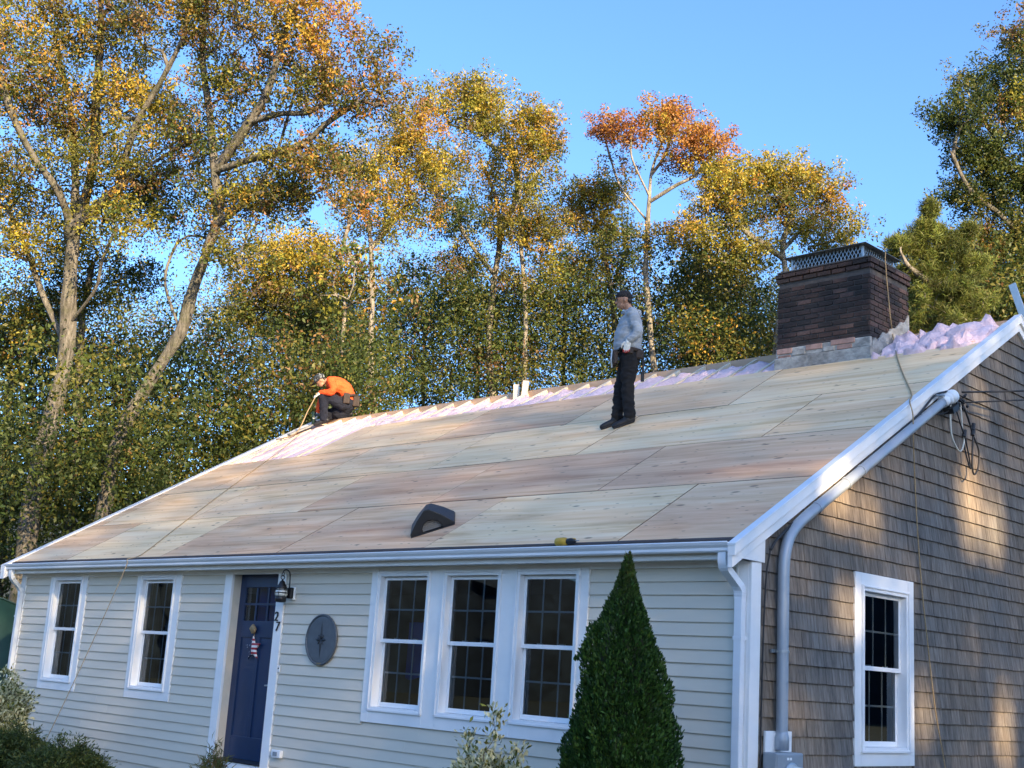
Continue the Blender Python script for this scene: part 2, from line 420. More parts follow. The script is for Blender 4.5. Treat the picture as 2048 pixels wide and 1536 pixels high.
def front_wall():
    mb = MB()
    # the wall core, in pieces around the openings
    xs = [XL]; opn = []
    for w in WINS:
        for f in w[4]: opn.append((f[0] + .03, f[1] - .03, f[2] + .02, .0))
    opn.append((-7.57, -6.61, GZ + .3, .035)); opn.sort()
    x = XL
    for a, b, z0, z1 in opn:
        mb.box(x, a, .003, .14, GZ, .2); mb.box(a, b, .003, .14, GZ, z0); mb.box(a, b, .003, .14, z1, .2); x = b
    mb.box(x, XR - .003, .003, .14, GZ, .2)
    wall = mb.build('front_wall', MT['clap'], house)
    blocks = [(w[0], w[1], w[3]) for w in WINS] + [(DOOR[0], DOOR[1], GZ)]
    rnd = random.Random(3)
    for k in range(1, 23):
        zb, zt = -CH * k, -CH * (k - 1)
        segs = [(XL + .12, XR - .125)]
        for a, b, zlow in blocks:
            if zt > zlow + .02:
                ns = []
                for s in segs:
                    if b <= s[0] or a >= s[1]: ns.append(s); continue
                    if a > s[0]: ns.append((s[0], a - .002))
                    if b < s[1]: ns.append((b + .002, s[1]))
                segs = ns
        out = []
        for s in segs:                          # long runs are butted from shorter boards
            L = s[1] - s[0]
            if L > 4.6:
                c = s[0] + L * rnd.uniform(.35, .65); out += [(s[0], c - .001), (c + .001, s[1])]
            else: out.append(s)
        for a, b in out:
            j = rnd.uniform(-.0015, .0015)
            q = MB(); q.ext([(-.004, zt + .012), (-.022 + j, zb), (-.021 + j, zb - .003), (-.006, zb - .003), (.001, zb), (.001, zt + .012)], 0, a, b)
            q.build('clapboard', MT['clap'], wall)
    return wall
FW = front_wall()

def sash(win, x0, x1, z0, z1, y, rail, name, pane_me):
    """a sash in the plane y: frame, three-over-two grille and six panes"""
    t = .036
    s = MB(); s.box(x0, x0 + t, y, y + .03, z0, z1); s.box(x1 - t, x1, y, y + .03, z0, z1)
    s.box(x0 + t, x1 - t, y, y + .03, z1 - (rail if name == 'lower_sash' else t), z1); s.box(x0 + t, x1 - t, y, y + .03, z0, z0 + (t + .012 if name == 'lower_sash' else rail))
    so = s.build(name, MT['vinyl'], win, bevel=.003)
    gx0, gx1 = x0 + t, x1 - t
    gz0 = z0 + (t + .012 if name == 'lower_sash' else rail); gz1 = z1 - (rail if name == 'lower_sash' else t)
    W, Hh = gx1 - gx0, gz1 - gz0; g = .009
    for i in (1, 2):
        x = gx0 + W * i / 3; MB().box(x - g, x + g, y + .012, y + .018, gz0, gz1).build('muntin', MT['vinyl'], win)
    zc = gz0 + Hh / 2; MB().box(gx0, gx1, y + .0105, y + .0195, zc - g, zc + g).build('muntin', MT['vinyl'], win)
    for i in range(3):
        for j in range(2):
            a, b = gx0 + W * i / 3 + g * (i > 0), gx0 + W * (i + 1) / 3 - g * (i < 2)
            c, d = gz0 + Hh * j / 2 + g * (j > 0), gz0 + Hh * (j + 1) / 2 - g * (j < 1)
            a, b, c, d = a - g * (i > 0), b + g * (i < 2), c - g * (j > 0), d + g * (j < 1)
            MB().add([(a, y + .006, c), (b, y + .006, c), (b, y + .006, d), (a, y + .006, d)], [(0, 1, 2, 3)]).build('pane', MT['glass'], win)
    return so
def window_unit(win, fx0, fx1, fz0, fz1):
    """white vinyl double-hung unit in the plane of the front wall, frame outer size given"""
    f = .052
    m = MB()
    for a, b, c, d in ((fx0, fx0 + f, fz0, fz1), (fx1 - f, fx1, fz0, fz1), (fx0 + f, fx1 - f, fz1 - f, fz1), (fx0 + f, fx1 - f, fz0, fz0 + f * .8)):
        m.box(a, b, -.040, .105, c, d)
    e = .02                                                       # outer lip of the frame
    for a, b, c, d in ((fx0, fx0 + e, fz0, fz1), (fx1 - e, fx1, fz0, fz1), (fx0 + e, fx1 - e, fz1 - e, fz1), (fx0 - .004, fx1 + .004, fz0 - .006, fz0 + e)):
        m.box(a, b, -.052, -.041, c, d)
    m.build('frame', MT['vinyl'], win, bevel=.004)
    ix0, ix1, iz0, iz1 = fx0 + f + .002, fx1 - f - .002, fz0 + f * .8 + .002, fz1 - f - .002
    zm = iz0 + (iz1 - iz0) * .505
    sash(win, ix0, ix1, zm - .022, iz1, .022, .040, 'upper_sash', None)
    sash(win, ix0, ix1, iz0, zm + .018, .060, .040, 'lower_sash', None)
    for i in (.3, .7):
        x = ix0 + (ix1 - ix0) * i; MB().box(x - .03, x + .03, .048, .075, zm + .019, zm + .031).build('sash_lock', MT['vinyl'], win)
def casing(win, x0, x1, z0, z1, holes, y=-.030):
    m = MB(); xs = x0
    for (a, b, zb) in holes:
        m.box(xs, a + .001, y, .0, z0, z1); m.box(a + .001, b - .001, y, .0, z0, zb + .004); xs = b - .001
    m.box(xs, x1, y, .0, z0, z1)
    return m.build('casing', MT['white'], win, bevel=.003)
def front_windows():
    for (x0, x1, z1, z0, fr) in WINS:
        for i, f in enumerate(fr):
            w = empty('window', ((f[0] + f[1]) / 2, 0, f[2]), house)
            if len(fr) == 1: w['label'] = 'tall white double-hung window'
            window_unit(w, f[0], f[1], f[2], z1 - .012)
            if i == 0: casing(w, x0, x1, z0, z1 + .02, fr)
front_windows()

def entry_door():
    d = empty('door', (-7.09, .1, -2.17), house); d['label'] = 'navy blue front door with six small panes at the top'
    sl, sr, z0, z1, y = -7.588, -6.600, -2.165, .034, .105
    m = MB(); st = .1; g = .055
    # slab made of stiles and rails with two recessed panels and a six-light opening
    lx0, lx1, lz0, lz1 = -7.455, -6.735, -.548, -.146
    pz0, pz1 = -1.905, -.745
    m.box(sl, lx0, y, y + .045, z0, z1); m.box(lx1, sr, y, y + .045, z0, z1)
    m.box(lx0, lx1, y, y + .045, lz1, z1); m.box(lx0, lx1, y, y + .045, pz1, lz0); m.box(lx0, lx1, y, y + .045, z0, pz0)
    m.box(-7.125, -7.065, y, y + .045, pz0, pz1)
    slab = m.build('slab', MT['navy'], d, bevel=.004)
    for a, b in ((lx0, -7.125), (-7.065, lx1)): MB().box(a, b, y + .016, y + .03, pz0, pz1).build('panel', MT['navy'], d)
    W, Hh = (lx1 - lx0), (lz1 - lz0); b = MB(); t = .013
    for i in (1, 2): x = lx0 + W * i / 3; b.box(x - t, x + t, y + .004, y + .03, lz0, lz1)
    for i in range(3): b.box(lx0 + W * i / 3 + t * (i > 0), lx0 + W * (i + 1) / 3 - t * (i < 2), y + .005, y + .029, lz0 + Hh / 2 - t, lz0 + Hh / 2 + t)
    b.build('glazing_bar', MT['navy'], d)
    for i in range(3):
        for j in range(2):
            a0, a1 = lx0 + W * i / 3 + t * (i > 0), lx0 + W * (i + 1) / 3 - t * (i < 2); c0, c1 = lz0 + Hh * j / 2 + t * (j > 0), lz0 + Hh * (j + 1) / 2 - t * (j < 1)
            MB().add([(a0, y + .018, c0), (a1, y + .018, c0), (a1, y + .018, c1), (a0, y + .018, c1)], [(0, 1, 2, 3)]).build('pane', MT['glass'], d)
    h = MB(); h.lathe([(.03, 0), (.032, .01), (.012, .016), (.012, .05)], (-6.68, y, -1.29), (0, -1, 0), 14); h.tube([(-6.68, y - .05, -1.29), (-6.72, y - .052, -1.29), (-6.79, y - .05, -1.295)], .010, 8)
    h.lathe([(.026, 0), (.026, .012), (.012, .02)], (-6.68, y, -1.17), (0, -1, 0), 12)
    h.build('handle', MT['galv'], d, smooth=True)
    fr = empty('door_frame', (-7.09, 0, -2.17), house)
    for n, (a, b) in (('l', (-7.725, -7.572)), ('r', (-6.612, -6.458))): MB().box(a, b, -.032, .0, GZ + .1, .038).build('casing', MT['white'], fr, bevel=.003)
    q = MB(); q.box(-7.60, -7.572, .001, .104, -2.19, .036); q.box(-6.612, -6.585, .001, .104, -2.19, .036); q.box(-7.572, -6.612, .001, .104, .036, .06)
    q.box(-7.585, -7.575, .06, .075, -2.17, .03)
    q.build('jamb', MT['white'], fr)
    MB().ext([(-.045, -2.195), (-.05, -2.182), (.11, -2.166), (.11, -2.195)], 0, -7.572, -6.612).build('threshold', MT['black'], fr)
    MB().box(-7.572, -6.612, -.030, -.002, GZ + .1, -2.197).build('kick_board', MT['white'], fr)
    s = MB(); s.box(-7.72, -6.46, -.75, -.034, GZ, GZ + .17)
    s.build('front_step', MT['parge'], house, bevel=.01)
entry_door()

def trims():
    # corner boards
    for x0, x1, nm in ((-.125, -.001, 'r'), (XL, XL + .12, 'l')):
        MB().box(x0, x1, -.030, .0, GZ + .1, .05).build('corner_board', MT['white'], house, bevel=.003)
    MB().box(.001, .030, -.030, .112, GZ + .1, .06).build('corner_board', MT['white'], house, bevel=.003)
    MB().box(-.118, -.100, -.036, -.0305, GZ + .1, .03).build('corner_bead', MT['white'], house)
    MB().box(XL - .03, XL - .001, -.030, .112, GZ + .1, .06).build('corner_board', MT['white'], house, bevel=.003)
    # frieze, soffit, fascia
    MB().box(XL + .001, XR - .001, -.024, -.001, .001, .052).build('frieze_board', MT['white'], house)
    MB().box(XL - .03, XR + .03, -.205, -.002, .053, .068).build('soffit', MT['white'], house)
    f = MB(); f.box(XL - .03, XR + .03, -.225, -.206, .045, .205); f.build('fascia', MT['white'], house)
    # gutter, K profile
    prof = [(-.226, .178), (-.226, .098), (-.275, .094), (-.312, .094), (-.322, .106), (-.322, .128), (-.340, .150), (-.350, .172), (-.342, .180), (-.336, .174), (-.330, .152), (-.314, .130), (-.314, .108), (-.306, .102), (-.232, .104), (-.232, .178)]
    g = MB(); g.ext(prof, 0, XL - .02, XR - .005)
    go = g.build('gutter', MT['gutter'], house)
    for x in (XL - .024, XR - .004): MB().ext([(-.226, .178), (-.226, .098), (-.275, .094), (-.312, .094), (-.322, .106), (-.322, .128), (-.340, .150), (-.350, .172)], 0, x, x + .006).build('end_cap', MT['gutter'], go)
    for i in range(16): x = XL + .4 + i * .83; MB().box(x, x + .012, -.334, -.226, .160, .164).build('hanger', MT['gutter'], go)
    de = MB(); de.ext([(-.236, .186), (-.228, .208), (-.20, .226), (-.20, .230), (-.232, .213), (-.242, .187)], 0, XL - .02, XR - .01); de.build('drip_edge', MT['felt'], house)
    # rake boards, both gable ends
    def rake(xa, xb, xs):
        for sg in (1, -1):
            def Y(y): return y if sg == 1 else 2 * RY - y
            def band(b0, b1, x0, x1, yl, nm, mt='white'):
                pa = [(Y(yl), b0 + SL * yl), (Y(RY), b0 + SL * RY), (Y(RY), b1 + SL * RY), (Y(yl), b1 + SL * yl)]
                MB().ext(pa, 0, x0, x1).build(nm, MT[mt], house, bevel=.003)
            band(.160, .258, xa, xs[0], -.335, 'rake_board'); band(.259, .345, xa, xs[1], -.340, 'rake_moulding'); band(.346, .366, xa - .0, xs[2], -.345, 'drip_edge', 'gutter')
    rake(-.001, 0, (.048, .074, .082)); 
    def rakeL():
        for sg in (1, -1):
            def Y(y): return y if sg == 1 else 2 * RY - y
            for b0, b1, x0, nm in ((.160, .258, -.045, 'rake_board'), (.259, .345, -.06, 'rake_moulding'), (.346, .366, -.066, 'drip_edge')):
                MB().ext([(Y(-.34), b0 - .34 * SL), (Y(RY), b0 + SL * RY), (Y(RY), b1 + SL * RY), (Y(-.34), b1 - .34 * SL)], 0, XL + x0 - .08, XL - .001).build(nm, MT['white' if nm != 'drip_edge' else 'gutter'], house)
    rakeL()
    # boxed eave return on the gable
    MB().ext([(-.21, .050), (.150, .050), (.150, .165 + SL * .150), (-.21, .165 - SL * .21)], 0, .0305, .037).build('eave_return', MT['white'], house, bevel=.002)
    MB().ext([(-.20, .052), (.112, .052), (.112, .165 + SL * .11), (-.20, .165 - SL * .20)], 0, -.12, .030).build('eave_return_box', MT['white'], house)
trims()

def downspouts():
    def spout(x, xd, nm_lbl):
        d = empty('downspout', (xd, -.06, GZ), house)
        hw, hd = .040, .030
        def sq(p, t, w=1.0):
            p = np.array(p); t = np.array(t, float); t /= np.linalg.norm(t); a = np.array([1.0, 0, 0]); b = np.cross(t, a); b /= np.linalg.norm(b)
            return [p + i * hw * w * a + j * hd * w * b for i, j in ((-1, -1), (1, -1), (1, 1), (-1, 1))]
        path = [(x, -.285, .092), (x, -.285, .03), (x, -.279, .0), (x, -.262, -.028), (x + (xd - x) * .3, -.235, -.055), (x + (xd - x) * .7, -.13, -.135), (xd, -.098, -.165), (xd, -.075, -.195), (xd, -.068, -.23), (xd, -.066, -.27)]
        e = MB(); P = spline(path, 5); V = []
        for i, q in enumerate(P):
            t = P[min(i + 1, len(P) - 1)] - P[max(i - 1, 0)]
            ribbed = 12 <= i <= 18 or 28 <= i <= 42
            V.append(sq(q, t, (1.06 if (i % 2 and ribbed) else .98)))
        vs = [q for s in V for q in s]; n = 4
        fs = [(i * n + k, i * n + (k + 1) % n, (i + 1) * n + (k + 1) % n, (i + 1) * n + k) for i in range(len(V) - 1) for k in range(n)]
        e.add(vs, fs); e.build('elbow', MT['gutter'], d)
        MB().box(xd - .039, xd + .039, -.097, -.035, GZ + .15, -.255).build('pipe', MT['gutter'], d, bevel=.008)
        for z in (-.6, -1.9): MB().box(xd - .043, xd + .043, -.101, -.030, z, z + .03).build('strap', MT['gutter'], d)
    spout(-.075, -.055, 'r')
    spout(-13.15, -13.215, 'l')
downspouts()

# ------------------------------------------------------------------ gable wall with cedar shingles
def clip_poly(poly, a, b, c):
    """keep a*y + b*z <= c"""
    out = []
    for i in range(len(poly)):
        p, q = poly[i], poly[(i + 1) % len(poly)]
        dp, dq = a * p[0] + b * p[1] - c, a * q[0] + b * q[1] - c
        if dp <= 0: out.append(p)
        if dp * dq < 0:
            t = dp / (dp - dq); out.append((p[0] + t * (q[0] - p[0]), p[1] + t * (q[1] - p[1])))
    return out
GW = (1.640, 2.742, -1.600, .130)              # gable window casing: y0, y1, z0, z1
def gable_wall():
    g = MB()
    oy0, oy1, oz0, oz1 = 1.79, 2.60, -1.46, .0
    zt = lambda y: .20 + SL * (y if y < RY else 2 * RY - y)
    def col(ya, yb, z0f, z1f):
        g.prism([(-.14, ya, z0f(ya)), (-.14, yb, z0f(yb)), (-.14, yb, z1f(yb)), (-.14, ya, z1f(ya))], [(-.003, ya, z0f(ya)), (-.003, yb, z0f(yb)), (-.003, yb, z1f(yb)), (-.003, ya, z1f(ya))])
    G = lambda y: GZ
    col(.004, oy0, G, zt); col(oy0, oy1, G, lambda y: oz0); col(oy0, oy1, lambda y: oz1, zt); col(oy1, RY, G, zt); col(RY, YB, G, zt)
    wall = g.build('gable_wall', MT['cedar'], house)
    rnd = random.Random(11); EXP = .14883; Z0 = -.0138
    pieces = []
    for k in range(-26, 18):
        zb = Z0 - EXP * k
        if zb < GZ + .1 or zb > RZ: continue
        y = .114 - rnd.uniform(0, .1)
        while y < YB:
            w = rnd.choice((.075, .09, .10, .115, .13, .15, .17, .2)) * rnd.uniform(.92, 1.08)
            y0, y1 = max(y, .114), min(y + w - rnd.choice((.0015, .002, .002, .005)), YB); y += w
            if y1 - y0 < .02: continue
            dz = rnd.uniform(-.0015, .0015) - .004 * (rnd.random() < .06); sk = rnd.uniform(-.002, .002)
            poly = [(y0, zb + dz), (y1, zb + dz + sk * .5), (y1, zb + EXP + .012), (y0, zb + EXP + .012)]
            poly = clip_poly(poly, -SL, 1, .20); poly = clip_poly(poly, SL, 1, .20 + 2 * SL * RY)
            a, b, c, d = GW                     # notch around the window
            if y1 > a and y0 < b and zb + EXP > c and zb < d:
                if y0 < a < y1 and (zb + EXP / 2 < d and zb + EXP / 2 > c): poly = clip_poly(poly, 1, 0, a - .003)
                elif y0 < b < y1 and (zb + EXP / 2 < d and zb + EXP / 2 > c): poly = clip_poly(poly, -1, 0, -(b + .003))
                elif zb < d < zb + EXP + .012 and zb + EXP * .5 > d - EXP * .5: poly = clip_poly(poly, 0, -1, -(d + .002))
                elif zb < c < zb + EXP: poly = clip_poly(poly, 0, 1, c - .002)
                else: continue
            if len(poly) < 3: continue
            ar = abs(sum(poly[i][0] * poly[(i + 1) % len(poly)][1] - poly[(i + 1) % len(poly)][0] * poly[i][1] for i in range(len(poly)))) / 2
            if ar < .0008: continue
            cy, cz = sum(q[0] for q in poly) / len(poly), sum(q[1] for q in poly) / len(poly)
            P = np.array([.01, cy, cz]) - CAM; t = P @ CF
            u, v = 1024 + FPX * (P @ CR) / t, 768 - FPX * (P @ CU) / t
            vis = 0 < u < 2048 and 0 < v < 1536
            pieces.append((-(ar / t / t) if vis else 0, poly, zb, rnd.uniform(.018, .024), rnd.uniform(0, .002)))
    pieces.sort(key=lambda q: q[0])
    def solid(mb, poly, zb, th, base, oy=0, oz=0):
        def X(z): return base + .002 + (th) * max(0, 1 - (z - zb) / .17)
        mb.prism([(base * 0 - .002, q[0] - oy, q[1] - oz) for q in poly], [(X(q[1]), q[0] - oy, q[1] - oz) for q in poly])
    for i, (a, poly, zb, th, base) in enumerate(pieces[:300]):
        m = MB(); cy, cz = poly[0]; solid(m, poly, zb, th, base, cy, cz)
        link('shingle', m.mesh('shingle', MT['cedar']), wall, (0, cy, cz))
    m = MB()
    for a, poly, zb, th, base in pieces[300:]: solid(m, poly, zb, th, base)
    o = m.build('shingle_field', MT['cedar'], wall); o['kind'] = 'stuff'
    # gable window
    w = empty('window', (0, 2.19, -1.47), house); w['label'] = 'white double-hung window in the shingled gable'
    ww = []
    n0 = len(bpy.data.objects)
    before = set(bpy.data.objects)
    window_unit(w, 1.745, 2.632, -1.478, .018)
    casing(w, GW[0], GW[1], GW[2], GW[3], [(1.745, 2.632, -1.478)])
    MB().box(1.746, 2.631, -.030, .0, .020, GW[3]).build('head_casing', MT['white'], w, bevel=.003)
    T = Matrix(((0, -1, 0), (1, 0, 0), (0, 0, 1)))      # front-wall frame (x, y) -> gable frame (-y, x)
    for o in set(bpy.data.objects) - before:
        for vtx in o.data.vertices: vtx.co = T @ vtx.co
    return wall
gable_wall()

def other_walls():
    MB().box(XL, XR - .15, YB - .14, YB, GZ, .2).build('back_wall', MT['cedar'], house)
    g = MB(); g.prism([(XL, .15, GZ), (XL, YB - .15, GZ), (XL, YB - .15, .2), (XL, RY, .2 + SL * RY), (XL, .15, .25)], [(XL + .14, .15, GZ), (XL + .14, YB - .15, GZ), (XL + .14, YB - .15, .2), (XL + .14, RY, .2 + SL * RY), (XL + .14, .15, .25)])
    g.build('end_wall', MT['cedar'], house)
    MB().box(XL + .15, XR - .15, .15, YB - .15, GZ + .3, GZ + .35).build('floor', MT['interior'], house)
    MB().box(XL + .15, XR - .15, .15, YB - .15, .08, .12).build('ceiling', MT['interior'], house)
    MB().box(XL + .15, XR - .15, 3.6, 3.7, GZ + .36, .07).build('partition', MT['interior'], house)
    # things hung inside the glass
    for x0, x1, z0, z1, y in ((-7.5, -6.7, -.9, .02, .30), (-4.72, -4.05, -1.1, -.50, .42), (-9.5, -9.2, -1.0, -.1, .45)):
        m = MB(); n = 14
        a = [(x0 + (x1 - x0) * i / n, y + .02 * math.sin(i * 2.1), z0 - .02 * math.sin(i)) for i in range(n + 1)]; b = [(p[0], p[1], z1) for p in a]
        m.add(a + b, [(i, i + 1, n + 2 + i, n + 1 + i) for i in range(n)])
        m.build('curtain', MT['bluecloth'], house)
other_walls()

# ------------------------------------------------------------------ the roof
RM = Matrix(((1, 0, 0), (0, 1 / SEC, -SL / SEC), (0, SL / SEC, 1 / SEC)))     # roof frame -> world
TOPS = SEC * (RY + .22)
def roof():
    # deck under the sheets
    m = MB(); m.ext([(.2, H0 + .2 * SL - .23), (RY - .05, H0 + SL * (RY - .05) - .23), (RY - .05, H0 + SL * (RY - .05) - .26), (.2, H0 + .2 * SL - .26)], 0, XL + .01, XR - .01)
    frame = m.build('roof_frame', MT['felt'], house)
    MB().box(XL - .02, XR - .01, RY - .02, RY + .02, RZ - .26, RZ - .035).build('ridge_board', MT['ridge'], frame)
    rnd = random.Random(5); sp = .432
    xs = []; x = -.10
    while x > XL + .02: xs.append(x); x -= sp
    xs.append(XL + .03)
    rl = TOPS - .09
    def raf(s0):
        r_ = MB(); r_.box(-.02, .02, .0, s0, -.190, -.115); r_.box(-.02, .02, s0 + .001, rl, -.190, -.034); return r_.mesh('rafter', MT['rafter'])
    rme, rmel = raf(5.12), raf(3.85)
    for x in xs:
        if -2.72 < x < -1.40:                   # cut short at the chimney
            q = MB(); q.box(-.02, .02, 0, 5.2, -.190, -.115); link('rafter', q.mesh('rafter', MT['rafter']), frame, roof_pt(x, .02), RM); continue
        link('rafter', rmel if x < -10.8 else rme, frame, roof_pt(x + rnd.uniform(-.008, .008), .02 + rnd.uniform(-.01, .0)), RM)
    # plywood sheets: rows up the slope, joints staggered
    rows = [(.0, 1.374, -1.28), (1.387, 2.681, -2.575), (2.694, 4.049, -3.92), (4.062, 5.400, -2.60)]
    tints = {(0, 0): .75, (0, 1): .28, (0, 2): .78, (0, 3): .72, (0, 4): .05, (0, 5): .45,
             (1, 0): .85, (1, 1): .88, (1, 2): .75, (1, 3): .30, (1, 4): .18, (1, 5): .55,
             (2, 0): .30, (2, 1): .10, (2, 2): .12, (2, 3): .35, (2, 4): .45, (2, 5): .5,
             (3, 0): .02, (3, 1): .35, (3, 2): .72, (3, 3): .22, (3, 4): .25}
    for r, (s0, s1, xj) in enumerate(rows):
        cuts = [XR - .006]; x = xj
        if xj < -2.6 + .1 and r in (2,): cuts.append(-1.33)
        while x > XL - .05: cuts.append(x); x -= 2.592
        cuts.append(XL - .06); cuts = sorted(set(cuts), reverse=True)
        for i in range(len(cuts) - 1):
            a, b = cuts[i + 1] + .006, cuts[i] - .006
            if r == 3:
                if b < -10.9: continue
                if a < -10.9: a = -10.86
            top = s1
            if r == 3: top = s1 - (.21 if a > -2.7 and False else 0) + rnd.uniform(-.01, .01)
            q = MB(); L, Wd = b - a, top - s0
            dv = rnd.uniform(-.003, .003); lift = rnd.uniform(0, .003)
            if r == 3 and a < -1.5 and b > -2.6:                    # notched round the chimney foot
                pass
            q.box(0, L, 0, Wd, -.014, 0); q.mi = [1, 0, 1, 1, 1, 1]
            o = link('plywood_sheet', q.mesh('plywood_sheet', [MT['ply'], MT['plyedge']]), frame, roof_pt(a, s0 + dv, lift), RM)
            t = tints.get((r, i), rnd.random()); o.color = (t, rnd.random(), 0, 1)
    # narrow strip left beside the left rake
    q = MB(); q.box(0, .16, 0, TOPS - 4.3, -.014, .002); o = link('roof_edge_strip', q.mesh('roof_edge_strip', MT['scrap']), frame, roof_pt(XL - .13, 4.06, 0), RM)
    # pink batts between the rafters
    rng = np.random.default_rng(4)
    def batt(xa, xb, s0, s1, sink, amp, seed):
        r = np.random.default_rng(seed); nx = 9; ns = max(6, int((s1 - s0) / .07))
        gx = np.linspace(xa, xb, nx); gs = np.linspace(s0, s1, ns)
        ph = r.uniform(0, 6.28, 8); V = []
        for s in gs:
            for i, x in enumerate(gx):
                u = (x - xa) / (xb - xa); crown = (4 * u * (1 - u)) ** .5
                h = -sink + amp * crown * (.6 + .4 * math.sin(s * 7 + ph[0]) * math.sin(u * 5 + ph[1])) + amp * .45 * math.sin(s * 19 + ph[2] + 3 * u) * math.sin(u * 11 + ph[3]) + r.normal(0, amp * .14)
                V.append(roof_pt(x, s, h))
        top = len(V)
        for s in gs:
            for x in gx: V.append(roof_pt(x, s, -.195))
        F = []
        for j in range(ns - 1):
            for i in range(nx - 1):
                a = j * nx + i; F.append((a, a + 1, a + nx + 1, a + nx))
        for i in range(nx - 1): F += [(i, i + top, i + 1 + top, i + 1), ((ns - 1) * nx + i + 1, (ns - 1) * nx + i + 1 + top, (ns - 1) * nx + i + top, (ns - 1) * nx + i)]
        for j in range(ns - 1): F += [(j * nx, (j + 1) * nx, (j + 1) * nx + top, j * nx + top), (j * nx + nx - 1, j * nx + nx - 1 + top, (j + 1) * nx + nx - 1 + top, (j + 1) * nx + nx - 1)]
        m = MB(); m.add(V, F); return m.build('insulation_batt', MT['batt'], frame, smooth=True)
    for i in range(len(xs) - 1):
        xb, xa = xs[i] - .022, xs[i + 1] + .022
        if xa > -1.45: batt(xa, xb, 5.30, TOPS - .14, .05, .14, i)
        elif xb < -2.70:
            left = xb < -10.85
            batt(xa, xb, 4.02 if left else 5.30, TOPS - (.20 if left else .34), .062 if left else .066, .026 if left else .05, i)
    # loose heap of batt beside the chimney
    from mathutils import noise
    for k, (x, s, rx, rs, h) in enumerate(((-1.08, 5.60, .17, .26, .08), (-.80, 5.84, .17, .26, .12), (-.62, 5.66, .16, .24, .11), (-.42, 5.90, .24, .34, .17), (-.22, 5.78, .17, .34, .11))):
        m = MB(); m.ball((0, 0, 0), (1, 1, 1), 40, 26); V = []
        for v in m.v:
            q = Vector(v) * 1.7 + Vector((k * 7.3, k * 3.1, 0)); n = 1 + .30 * noise.noise(q) + .13 * noise.noise(q * 2.3) + .05 * noise.noise(q * 6)
            V.append(roof_pt(x + rx * v[0] * n, s + rs * v[1] * n, -.035 + h * .8 * v[2] * n))
        m.v = [tuple(q) for q in V]; m.build('insulation_batt', MT['batt'], frame, smooth=True)
    # far slope
    b = MB(); b.ext([(RY + .022, RZ - .05), (YB + .3, H0 - .04 + SL * (2 * RY - YB - .3)), (YB + .3, H0 - .07 + SL * (2 * RY - YB - .3)), (RY + .022, RZ - .08)], 0, XL - .06, XR - .005)
    b.build('rear_roof', MT['oldroof'], house)
    return frame
roof()

